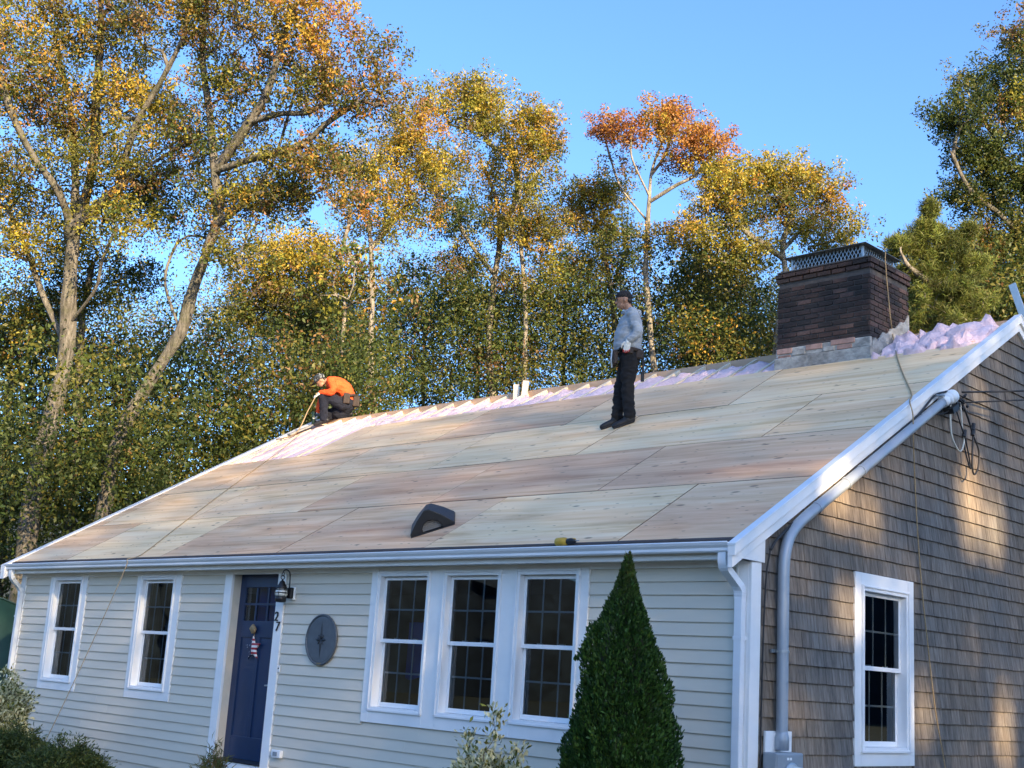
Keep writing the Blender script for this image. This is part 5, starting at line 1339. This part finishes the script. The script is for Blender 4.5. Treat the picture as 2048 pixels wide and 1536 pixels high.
def forest():
    px_tree('oak_tree', 'big oak with a thick furrowed trunk and fanning limbs at the far left', 26.5,
            [(78, 1000, .30), (100, 850, .27), (120, 720, .26), (140, 600, .24), (150, 510, .22), (155, 450, .18)],
            [[(152, 480, 0), (120, 390, -.4), (65, 310, -.8), (25, 230, -1), (-15, 110, -1.2)], [(155, 455, 0), (150, 330, .5), (138, 200, .8), (110, 80, 1), (92, -60, 1.2)],
             [(154, 460, 0), (225, 385, -.5), (300, 330, -.8), (372, 285, -1)], [(155, 455, 0), (188, 320, .2), (192, 200, .3), (202, 60, .4), (198, -80, .5)],
             [(235, 378, -.5), (268, 260, -.9), (328, 150, -1.2), (372, 50, -1.4), (366, -70, -1.6)], [(130, 660, 0), (190, 580, -.6), (205, 520, -.8), (240, 440, -1)], [(115, 700, 0), (85, 590, .6), (50, 490, .9), (20, 420, 1.2)]],
            [(40, 30, 130, 90, 0, 34, G_GOLD), (190, 40, 120, 100, .5, 34, G_BRN), (330, 40, 110, 90, -1, 32, G_MIX), (20, 160, 110, 80, -.6, 26, G_BRN), (120, 220, 130, 80, .3, 32, G_BRN), (270, 190, 100, 80, -.5, 28, G_GOLD),
             (40, 330, 110, 80, 0, 26, G_MIX), (230, 330, 120, 60, -.5, 26, G_MIX), (370, 270, 60, 60, -1, 12, G_BRN), (60, 480, 100, 60, .5, 22, G_YEL), (230, 450, 80, 50, -.8, 14, G_MIX), (-60, 60, 80, 150, 0, 20, G_MIX), (200, -120, 200, 80, 0, 34, G_MIX), (160, 140, 220, 180, .4, 64, G_MIX), (330, 300, 110, 160, .6, 34, G_MIX), (60, 400, 150, 120, .8, 32, G_MIX), (280, 420, 130, 70, .5, 30, G_DARK)], 101, 58, .13, .30)
    px_tree('oak_tree', 'tall leaning oak whose trunk slants up to the right of the big oak', 25.0,
            [(195, 1010, .22), (240, 890, .20), (298, 745, .185), (345, 655, .175), (388, 585, .17), (415, 495, .16), (427, 420, .145), (432, 335, .12)],
            [[(432, 335, 0), (420, 230, .3), (405, 120, .4), (415, 0, .5), (432, -90, .6)], [(432, 340, 0), (482, 270, -.4), (532, 190, -.6), (562, 90, -.7), (592, 10, -.8)],
             [(430, 350, 0), (520, 312, -.6), (600, 290, -.9), (662, 240, -1.1), (725, 200, -1.2)], [(424, 450, 0), (482, 410, -.3), (542, 330, -.4), (577, 230, -.5), (602, 130, -.6)], [(500, 245, -.5), (560, 228, -.8), (622, 222, -1), (700, 170, -1.2)],
             [(345, 650, 0), (330, 560, .5), (360, 470, .8)], [(360, 640, 0), (430, 620, -.4), (500, 600, -.6)]],
            [(420, 30, 80, 90, .4, 24, G_MIX), (540, 20, 100, 70, -.7, 26, G_GOLD), (650, 60, 75, 80, -1, 24, G_ORG), (745, 110, 40, 55, -1.2, 10, G_BRN), (620, 170, 80, 50, -.9, 20, G_BRN), (720, 210, 60, 40, -1.2, 15, G_BRN), (775, 190, 25, 40, -1.2, 6, G_BRN),
             (470, 160, 80, 60, 0, 20, G_MIX), (540, 400, 90, 50, -.4, 22, G_MIX), (650, 320, 80, 45, -1, 18, G_BRN), (430, 430, 60, 60, .6, 12, G_MIX), (480, 500, 80, 50, -.5, 14, G_MIX), (520, -90, 160, 70, 0, 26, G_ORG), (690, 400, 50, 40, -.8, 8, G_BRN), (520, 160, 190, 150, .3, 40, G_BRN), (600, 350, 130, 90, -.2, 36, G_MIX), (440, 330, 90, 120, .5, 26, G_MIX)], 102, 56, .125, .27)
    px_tree('oak_tree', 'slim upright oak between the two large left trunks', 28.5, [(150, 1000, .15), (155, 850, .14), (165, 720, .12), (175, 600, .10), (185, 520, .08)], [],
            [(120, 600, 90, 60, 0, 18, G_DARK), (230, 560, 80, 50, 0, 16, G_DARK), (160, 500, 70, 50, 0, 12, G_YEL), (40, 620, 70, 50, 0, 14, G_YEL)], 103, 80, .14, .36)
    px_tree('maple_tree', 'low yellow-green tree rounded against the sky behind the leaning oak', 36.0, [(585, 900, .14), (580, 760, .12), (575, 620, .10), (580, 540, .07)], [],
            [(520, 540, 80, 45, 0, 22, G_YEL), (600, 510, 80, 40, 0, 24, G_YEL), (655, 520, 40, 35, 0, 12, G_YEL), (560, 600, 110, 50, 0, 26, G_MIX), (470, 600, 60, 50, 0, 14, G_MIX), (640, 620, 70, 60, 0, 18, G_DARK)], 104, 85, .16, .42)
    px_tree('oak_tree', 'golden oak with a forked bare limb at its left side', 36.0, [(742, 900, .16), (741, 740, .14), (741, 600, .12), (738, 500, .10), (735, 430, .07)],
            [[(741, 570, 0), (695, 500, -.4), (655, 440, -.6), (640, 395, -.7)], [(690, 490, -.4), (700, 430, -.5), (690, 390, -.6)], [(738, 500, 0), (790, 440, .3), (830, 390, .5)]],
            [(735, 330, 60, 45, 0, 18, G_GOLD), (800, 280, 65, 40, 0, 20, G_GOLD), (850, 250, 40, 28, 0, 9, G_ORG), (840, 345, 60, 45, .3, 20, G_GOLD), (770, 395, 70, 40, 0, 16, G_GOLD), (700, 420, 40, 25, -.4, 5, G_BRN), (830, 420, 60, 40, .5, 12, G_MIX), (760, 470, 60, 40, 0, 8, G_MIX)], 105, 80, .15, .36, 'barkpale')
    px_tree('oak_tree', 'tall dome-topped green and gold oak right of the forked bare limb', 38.0, [(985, 900, .17), (975, 700, .15), (985, 570, .14), (1008, 470, .12), (985, 390, .09), (960, 320, .06)],
            [[(1008, 470, 0), (1035, 380, .4), (1020, 300, .6)], [(985, 560, 0), (930, 470, -.4), (905, 400, -.5)]],
            [(880, 200, 45, 26, 0, 11, G_GOLD), (940, 190, 55, 26, 0, 16, G_GOLD), (985, 225, 45, 40, 0, 14, G_YEL), (1010, 290, 35, 45, .3, 13, G_GOLD), (930, 250, 50, 35, 0, 11, G_MIX), (1000, 360, 40, 40, .4, 11, G_GOLD), (890, 330, 50, 45, -.3, 14, G_MIX), (905, 430, 60, 50, -.5, 16, G_DARK), (990, 440, 50, 50, .3, 12, G_MIX), (940, 520, 80, 50, 0, 16, G_MIX)], 106, 80, .155, .36, 'barkpale')
    px_tree('oak_tree', 'narrow oak crown standing apart at the right of the dome-topped oak', 37.0, [(1045, 900, .13), (1050, 640, .11), (1040, 500, .10), (1035, 420, .08), (1050, 340, .05)],
            [[(1036, 420, 0), (1085, 330, .3), (1110, 290, .4)]],
            [(1055, 225, 24, 20, 0, 8, G_GOLD), (1085, 255, 30, 30, 0, 11, G_GOLD), (1058, 300, 28, 40, 0, 9, G_GOLD), (1105, 310, 20, 35, .3, 7, G_MIX), (1065, 365, 35, 25, 0, 8, G_MIX), (1040, 450, 60, 50, 0, 18, G_GOLD), (1090, 470, 50, 50, 0, 16, G_BRN), (1060, 560, 70, 50, 0, 16, G_MIX)], 107, 80, .15, .34, 'barkpale')
    px_tree('oak_tree', 'short bushy gold oak left of the red-topped tree', 39.0, [(1240, 900, .15), (1235, 700, .13), (1228, 580, .12), (1195, 480, .09), (1180, 420, .05)], [[(1228, 570, 0), (1250, 500, .3), (1245, 440, .3)]],
            [(1165, 390, 45, 28, 0, 14, G_GOLD), (1215, 385, 35, 30, 0, 12, G_GOLD), (1150, 440, 40, 40, 0, 13, G_BRN), (1210, 460, 50, 45, 0, 16, G_GOLD), (1170, 530, 60, 50, 0, 16, G_MIX), (1255, 520, 45, 40, 0, 10, G_MIX)], 108, 80, .155, .36, 'barkpale')
    px_tree('oak_tree', 'pale-trunked tree with an open red-orange crown against the sky', 36.0, [(1312, 900, .15), (1305, 690, .135), (1293, 560, .12), (1292, 480, .11), (1300, 400, .09), (1302, 340, .06), (1325, 270, .04)],
            [[(1298, 410, 0), (1350, 372, -.4), (1390, 350, -.5), (1425, 310, -.6)], [(1296, 440, 0), (1245, 380, .4), (1225, 330, .5), (1212, 285, .6)], [(1300, 390, 0), (1265, 320, -.3), (1262, 280, -.4)], [(1300, 350, 0), (1330, 310, .3), (1345, 260, .4)]],
            [(1212, 258, 26, 16, .5, 9, G_RUST), (1255, 258, 22, 18, -.4, 8, G_RUST), (1335, 228, 38, 20, .3, 14, G_RUST), (1315, 262, 35, 18, .2, 10, G_ORG), (1395, 280, 45, 22, -.4, 15, G_ORG), (1440, 295, 20, 28, -.6, 7, G_RUST), (1370, 320, 45, 25, -.3, 9, G_ORG), (1430, 350, 30, 30, -.5, 8, G_GOLD), (1235, 335, 22, 18, .4, 2, G_BRN), (1250, 480, 50, 40, 0, 8, G_MIX), (1330, 480, 40, 40, 0, 7, G_MIX)], 109, 85, .145, .30, 'barkpale')
    px_tree('oak_tree', 'broad green-gold oak rising just left of the chimney', 35.0, [(1545, 900, .17), (1555, 700, .15), (1565, 560, .13), (1572, 490, .11), (1585, 420, .07)],
            [[(1568, 520, 0), (1500, 470, -.3), (1450, 420, -.5)], [(1570, 500, 0), (1630, 430, .3), (1660, 400, .4)], [(1566, 560, 0), (1650, 490, .2), (1700, 460, .3)]],
            [(1430, 400, 45, 30, -.4, 14, G_GOLD), (1470, 365, 40, 28, -.3, 13, G_GOLD), (1525, 345, 45, 22, 0, 14, G_YEL), (1590, 355, 50, 24, .2, 16, G_GOLD), (1645, 375, 38, 30, .4, 13, G_GOLD), (1665, 415, 25, 20, .4, 6, G_ORG), (1550, 410, 60, 35, 0, 16, G_MIX), (1480, 430, 50, 30, -.3, 12, G_MIX), (1610, 450, 50, 30, .2, 11, G_YEL), (1700, 455, 28, 22, .3, 8, G_YEL), (1400, 460, 45, 40, -.4, 13, G_GOLD), (1520, 490, 60, 35, 0, 12, G_YEL), (1450, 520, 60, 40, 0, 14, G_MIX), (1660, 490, 40, 25, .2, 7, G_MIX)], 110, 80, .15, .34, 'barkpale')
    px_tree('oak_tree', 'shaded dark oak filling the right edge behind the roof peak', 29.5, [(2085, 900, .22), (2080, 700, .20), (2070, 520, .17), (2060, 380, .13), (2055, 240, .08)],  # dark leaf mix puts this oak's shade into its colours
            [[(2070, 500, 0), (2000, 430, -.3), (1940, 380, -.4), (1900, 300, -.5)], [(2062, 400, 0), (2000, 300, .4), (1960, 220, .6)], [(2075, 580, 0), (2000, 540, -.3), (1940, 480, -.4)]],
            [(2050, 70, 40, 50, 0, 14, G_BRN), (1995, 165, 50, 40, .3, 16, G_DARK), (1935, 165, 25, 20, .3, 5, G_DARK), (1925, 235, 50, 32, -.3, 15, G_DARK), (1880, 225, 18, 14, -.3, 3, G_DARK), (2030, 230, 60, 60, 0, 22, G_MIX), (1950, 300, 55, 40, 0, 18, G_DARK), (2030, 350, 60, 60, 0, 22, G_DARK), (1960, 390, 55, 40, 0, 16, G_DARK), (1905, 400, 25, 25, 0, 5, G_DARK), (2030, 470, 70, 60, 0, 24, G_DARK), (1950, 480, 60, 40, 0, 15, G_BRN), (1990, 570, 80, 50, 0, 22, G_DARK), (2120, 300, 60, 250, 0, 40, G_DARK)], 111, 95, .135, .31)
def pine():
    rng = np.random.default_rng(77); D = 23.8; sk = Skeleton(); tr = [(1895, 900, .13), (1893, 700, .11), (1885, 560, .09), (1872, 480, .06), (1862, 430, .03)]
    b = at(1895, 900, D); gd = np.array([b[0], b[1], GZ - .2]); sk.polyline([gd] + [at(u, v, D) for u, v, r in tr], [.15] + [r for *_, r in tr])
    P = [at(1890, 600, D), at(1850, 560, D - .3), at(1815, 530, D - .5), at(1800, 500, D - .6)]; A = np.array(sk.p); i = int(np.argmin(np.linalg.norm(A - P[0], axis=1))); P[0] = A[i]; sk.polyline(P, None, i)
    tips = []
    for u, v, ru, rv, n in ((1862, 422, 16, 14, 12), (1850, 455, 22, 12, 10), (1800, 490, 26, 20, 14), (1835, 478, 24, 16, 12), (1880, 470, 34, 22, 16), (1845, 505, 34, 14, 14), (1905, 505, 40, 24, 18), (1790, 515, 14, 12, 6), (1870, 535, 44, 16, 14), (1935, 470, 24, 20, 10), (1950, 530, 40, 30, 14), (1825, 545, 40, 20, 16), (1900, 575, 60, 26, 24), (1850, 590, 50, 26, 18), (1950, 610, 50, 30, 18), (1880, 640, 70, 30, 24)):
        q = in_blob(rng, (0, 0, 0), (1, 1, 1), n, .2); k = D / FPX; tips.append(at(u, v, D - .2) + q[:, :1] * ru * k * CR + q[:, 1:2] * ru * k * CF + q[:, 2:3] * rv * k * CU)
    tips = np.concatenate(tips); ends = sk.grow(tips, rng); sk.radii(ends, .010)
    t = empty('pine_tree', gd); tag(t, 'young pine with tufted yellow-green needles right of the chimney', 'tree')
    sk.wood('trunk', MT['barkpale'], t)
    per = 210; n = len(tips) * per; d = rng.normal(size=(n, 3)); d[:, 2] += .5; d /= np.linalg.norm(d, axis=1)[:, None]
    pos = np.repeat(tips, per, 0) + d * rng.uniform(.05, .13, (n, 1)) + rng.normal(size=(n, 3)) * .035
    col = np.repeat(np.array([[.155, .18, .036]]) * rng.uniform(.45, 1.3, (len(tips), 1)), per, 0) * rng.uniform(.7, 1.2, (n, 1)) * rng.uniform(.85, 1.15, (n, 3))
    me = leaf_mesh('needles', rng, pos, rng.uniform(.10, .16, n), col, MT['needle'], .075, .3, 0, d); link('crown', me, t)
pine()
forest()

def undergrowth():
    """the wood behind: so many stems and leaves that they read as one mass"""
    rng = np.random.default_rng(31); tips = []; mix = []
    def fill(u0, u1, top, bot, d0, d1, n, mx):
        u = rng.uniform(u0, u1, n); tv = np.interp(u, *zip(*top)); v = tv + (bot - tv) * rng.random(n) ** .85; d = rng.uniform(d0, d1, n)
        for a, b, c in zip(u, v, d): tips.append(at(a, b, c)); mix.append(mx[rng.integers(len(mx))])
    top1 = [(-80, 560), (120, 600), (300, 640), (450, 600), (560, 610), (700, 600), (850, 560), (1000, 600), (1130, 560), (1250, 580), (1400, 560), (1560, 540)]
    fill(-80, 760, [(a, b + 60) for a, b in top1], 1010, 27.5, 33, 560, (G_DARK, G_DARK, G_UB))
    fill(-100, 330, [(-100, 900), (330, 900)], 1330, 26.5, 31, 240, (G_DARK, G_DARK, G_DARK, G_UB))
    fill(-60, 420, [(-60, 700), (420, 760)], 1020, 23.3, 25.2, 44, (G_DARK,))
    fill(560, 1580, top1, 800, 36, 44, 640, (G_DARK, G_DARK, G_DARK, G_UB))
    fill(-80, 1560, [(a, b - 40) for a, b in top1], 720, 44, 52, 330, (G_DARK, G_DARK, G_MIX, G_UB))
    fill(1740, 2150, [(1740, 590), (1850, 560), (2150, 480)], 720, 27, 35, 360, (G_DARK, G_DARK, G_UB))
    fill(1380, 1580, [(1380, 560), (1580, 590)], 760, 34, 40, 90, (G_DARK, G_MIX))
    tips = np.array(tips)
    me = leaves_at(rng, tips, mix, 185, .58, .10, MT['leaf'], 'leaves', sizevar=.35, droop=.35)
    o = link('undergrowth', me); tag(o, 'dense shaded wood of green and brown leaves behind the roof line', 'woods', kind='stuff')
    # slender stems standing in it
    for i, (u, v, D, lean, r, mt) in enumerate(((690, 620, 33, 30, .075, 'barkpale'), (955, 640, 40, -12, .09, 'bark'), (1130, 600, 41, 20, .085, 'bark'), (1420, 560, 38, -10, .08, 'bark'), (1385, 600, 40, 6, .07, 'barkpale'), (850, 640, 42, 14, .08, 'barkpale'), (20, 760, 30, 8, .13, 'bark'))):
        p = at(u, v, D); b = at(u - lean, v + 420, D); b = np.array([b[0], b[1], GZ - .2]); sk = Skeleton()
        mid = (p + b) / 2 + np.array([.15 * (i % 3 - 1), .1, 0]); sk.polyline([b, mid, p], [r * 1.3, r, r * .6])
        q = in_blob(np.random.default_rng(i), p + UP * .6, (1.3, 1.3, 1.2), 26); g = np.random.default_rng(200 + i); e = sk.grow(q, g); sk.radii(e, .010)
        nm = ('left of the crouching person', 'behind the ridge at its middle', 'behind the ridge, a little left of the standing person', 'midway between the standing person and the chimney', 'just right of the standing person', 'right of the crouching person', 'at the extreme left edge of the wood')[i]
        t = empty('young_tree', b); tag(t, 'slender young %s tree stem %s' % ('pale-barked' if mt == 'barkpale' else 'dark-barked', nm), 'tree', 'young trees in the wood'); sk.wood('trunk', MT[mt], t)
        link('crown', leaves_at(g, q, [G_DARK if i % 2 else G_MIX] * len(q), 55, .34, .15, MT['leaf'], 'crown'), t)
undergrowth()

def shade_trees():
    """unseen belt of tall oaks, added towards the low sun to thin its light"""
    rng = np.random.default_rng(55)
    sk = Skeleton(); sk.polyline([(0, 0, -.2), (.3, .1, 8), (-.2, .2, 16), (0, 0, 26)], [.4, .34, .24, .06]); q = in_blob(rng, (0, 0, 17), (4.6, 4.6, 10), 60); e = sk.grow(q, rng); sk.radii(e, .014); wme = sk.wood('trunk', MT['bark'], None)
    # openings carved in the added belt to cast sun patches on the gable: y, z, half width, half height
    gaps = [(4.05, 1.05, .20, .52), (4.62, .95, .12, .45), (1.35, .80, .24, .20), (1.9, .66, .10, .16), (4.75, -1.25, .12, .40), (2.95, -1.1, .08, .22), (1.55, -.25, .10, .12), (4.3, 2.25, .06, .25)]
    az = (math.sin(SUN_AZ), math.cos(SUN_AZ))
    for i in range(17):
        c = -22 + i * 1.9 + rng.uniform(-.5, .5); tt = 46 + rng.uniform(-3, 3); x, y = tt * az[0] + c * az[1], tt * az[1] - c * az[0]; n = BELT + 5000 * (-8 < c < 1)
        v = rng.normal(size=(n, 3)); v *= (rng.random(n) ** (1 / 3) / np.linalg.norm(v, axis=1))[:, None]; v = v * np.array([4.8, 4.8, 11.0]) + np.array([x, y, 17.5 + GZ])
        k = v[:, 0] / SUN_DIR[0]; gy, gz = v[:, 1] - k * SUN_DIR[1], v[:, 2] - k * SUN_DIR[2]; keep = np.ones(n, bool)
        for a, b, ra, rb in gaps: keep &= ((gy - a) / (ra * .88 + .09)) ** 2 + ((gz - b) / (rb * .88 + .09)) ** 2 > 1
        v = v[keep]; t = empty('oak_tree', (x, y, GZ))
        link('trunk', wme, t, (x, y, GZ), Matrix.Rotation(i * 1.3, 3, 'Z')); link('crown', leaf_mesh('crown', rng, v, rng.uniform(.22, .32, len(v)), pick(rng, G_MIX, len(v)), MT['leaf']), t)
        tag(t, 'very tall unseen oak added right of the picture to filter the sun', 'tree', 'far oaks added to filter the sun')
shade_trees()

def reflection_treeline():  # treeline ring added so the window panes reflect something dark
    rng = np.random.default_rng(91); n, m = 260, 9; V = []
    for i in range(n):
        w = 2 * math.pi * i / n; R = 78 + 3 * math.sin(5 * w) + rng.normal() * 1.2; Hh = 10.5 + 1.4 * math.sin(7 * w + 1) + 1.1 * math.sin(17 * w) + rng.normal() * .8
        for j in range(m): f = j / (m - 1); V.append(((R + 2.5 * f ** 3 * 3 + rng.normal() * .9 * (j > 0)) * math.cos(w), (R + 7 * f ** 3 + rng.normal() * .9 * (j > 0)) * math.sin(w), GZ - .3 + Hh * f ** .8))
    F = [(i * m + j, ((i + 1) % n) * m + j, ((i + 1) % n) * m + j + 1, i * m + j + 1) for i in range(n) for j in range(m - 1)]
    mb = MB(); mb.add(V, F); tag(mb.build('reflection_treeline', pm('reflection_foliage', (.018, .028, .038), .95, .6, (.9, .9, .9), .6, bscale=(1.5, 1.5, 1.5)), None, smooth=True), 'dark treeline ring added to darken the window reflections', 'woods', kind='stuff')
reflection_treeline()

# ------------------------------------------------------------------ garden shrubs
def arborvitae():
    rng = np.random.default_rng(61); c = np.array([-.33, -1.2, GZ]); prof = [(0, .50), (.35, .56), (.8, .53), (1.1, .475), (1.47, .395), (1.85, .30), (2.07, .205), (2.30, .11), (2.48, .055), (2.62, .012)]
    zs, rs = zip(*prof); n = 85000; z = 2.62 * (1 - np.sqrt(rng.random(n) * .985)); z = np.clip(z, .05, 2.6); a = rng.uniform(0, 6.2832, n)
    lump = .86 + .08 * (rng.random(n) < .06) * rng.random(n) + .09 * np.sin(a * 3 + z * 4.1) + .07 * np.sin(a * 7 - z * 9) + .05 * np.sin(a * 13 + z * 17)
    r = np.interp(z, zs, rs) * lump * (1 - .34 * rng.random(n) ** 2.2)
    side = np.where((z > 1.75) & (z < 2.05) & (np.cos(a - 3.9) > .6), 1.22, 1.0); r = r * side
    pos = c + np.stack([r * np.cos(a), r * np.sin(a), z], 1)
    d = np.stack([np.cos(a) * .55, np.sin(a) * .55, np.full(n, 1.0)], 1)
    col = pick(rng, {'dgreen': 4, 'green': 5, 'olive': .6}, n) * np.array([.55, .95, .62]); tipy = np.clip((z - 2.1) / .5, 0, 1)[:, None] * rng.random((n, 1)); col = col * (1 - tipy * .7) + np.array([.13, .11, .025]) * tipy * .7
    col *= rng.uniform(.6, 1.25, (n, 1))
    t = empty('arborvitae', c); tag(t, 'cone-shaped dark green arborvitae in front of the right-hand window', 'shrub')
    link('foliage', leaf_mesh('foliage', rng, pos, rng.uniform(.022, .052, n), col, MT['needle'], .40, 0, 0, d), t)
    m = MB(); m.tube([c, c + UP * 1.2, c + UP * 2.4], [.05, .035, .008], 8); m.build('stem', MT['bark'], t)
    sk = MB(); sk.lathe([(rs[i] * .62, zs[i]) for i in range(len(zs) - 1)], c, (0, 0, 1), 14); sk.build('inner_twigs', MT['soil'], t, smooth=True)
arborvitae()
def shrub(name, label, c, R, Hh, n_tip, per, size, mix, seed, spikes=(), edge=None, aspect=.42, group=None):
    rng = np.random.default_rng(seed); c = np.array([c[0], c[1], GZ]); sk = Skeleton()
    for k in range(7):
        a = k * .9; sk.polyline([c + np.array([.05 * math.cos(a), .05 * math.sin(a), 0]), c + np.array([R * .25 * math.cos(a), R * .25 * math.sin(a), Hh * .3]), c + np.array([R * .5 * math.cos(a), R * .5 * math.sin(a), Hh * .6])], [.014, .010, .006])
    q = in_blob(rng, c + UP * Hh * .55, (R, R, Hh * .45), n_tip, .5)
    for (dx, dy, h) in spikes:
        for w in np.linspace(.5, 1, 5): q = np.vstack([q, c + np.array([dx, dy, h * w])])
    e = sk.grow(q, rng); sk.radii(e, .003)
    t = empty(name, c); tag(t, label, 'shrub', group); sk.wood('stems', MT['bark'], t)
    n = len(q) * per; base = np.repeat(q, per, 0); d = rng.normal(size=(n, 3)) + (base - (c + UP * Hh * .2)) / max(R, .3) * .9; d /= np.linalg.norm(d, axis=1)[:, None]
    pos = base + d * rng.uniform(.01, .11, (n, 1)) + rng.normal(size=(n, 3)) * .035
    col = pick(rng, mix, n) * rng.uniform(.7, 1.25, (n, 1))
    if edge is not None: k = rng.random((n, 1)) < edge[1]; col = np.where(k, np.array(edge[0]) * rng.uniform(.75, 1.2, (n, 1)), col)
    link('foliage', leaf_mesh('foliage', rng, pos, size * rng.uniform(.7, 1.3, n), col, MT['needle'], aspect, .2, 0, d), t)
EU = {'olive': 3, 'green': 3, 'ygreen': 2}
shrub('euonymus', 'cream-edged variegated shrub below the middle window beside the arborvitae', (-1.38, -1.55), .40, .95, 170, 60, .052, EU, 71, ((.03, .0, 1.24), (-.33, .1, 1.06), (.34, -.05, 1.0)), ((.62, .60, .36), .68))
shrub('euonymus', 'cream-edged variegated shrub at the left end of the front wall', (-10.35, -1.55), .55, 1.10, 190, 60, .055, EU, 72, ((.25, 0, 1.2), (.0, .2, 1.18)), ((.62, .60, .36), .68))
YEW = {'dgreen': 3, 'green': 6, 'olive': 1}
shrub('yew', 'dark green yew at the lower left corner', (-8.95, -2.0), .66, .54, 260, 110, .050, YEW, 73, ((.30, 0, .64), (.5, .1, .60)), None, .28)
shrub('yew', 'smaller dark green yew right of the corner yew', (-7.35, -2.0), .50, .50, 220, 110, .048, YEW, 74, ((.2, 0, .58), (-.2, 0, .58)), None, .28)
shrub('ornamental_grass', 'small clump of tan and green grass beside the door step', (-6.35, -.85), .16, .52, 30, 40, .12, {'olive': 3, 'green': 2, 'brown': 2}, 76, ((.05, 0, .6),), None, .08)
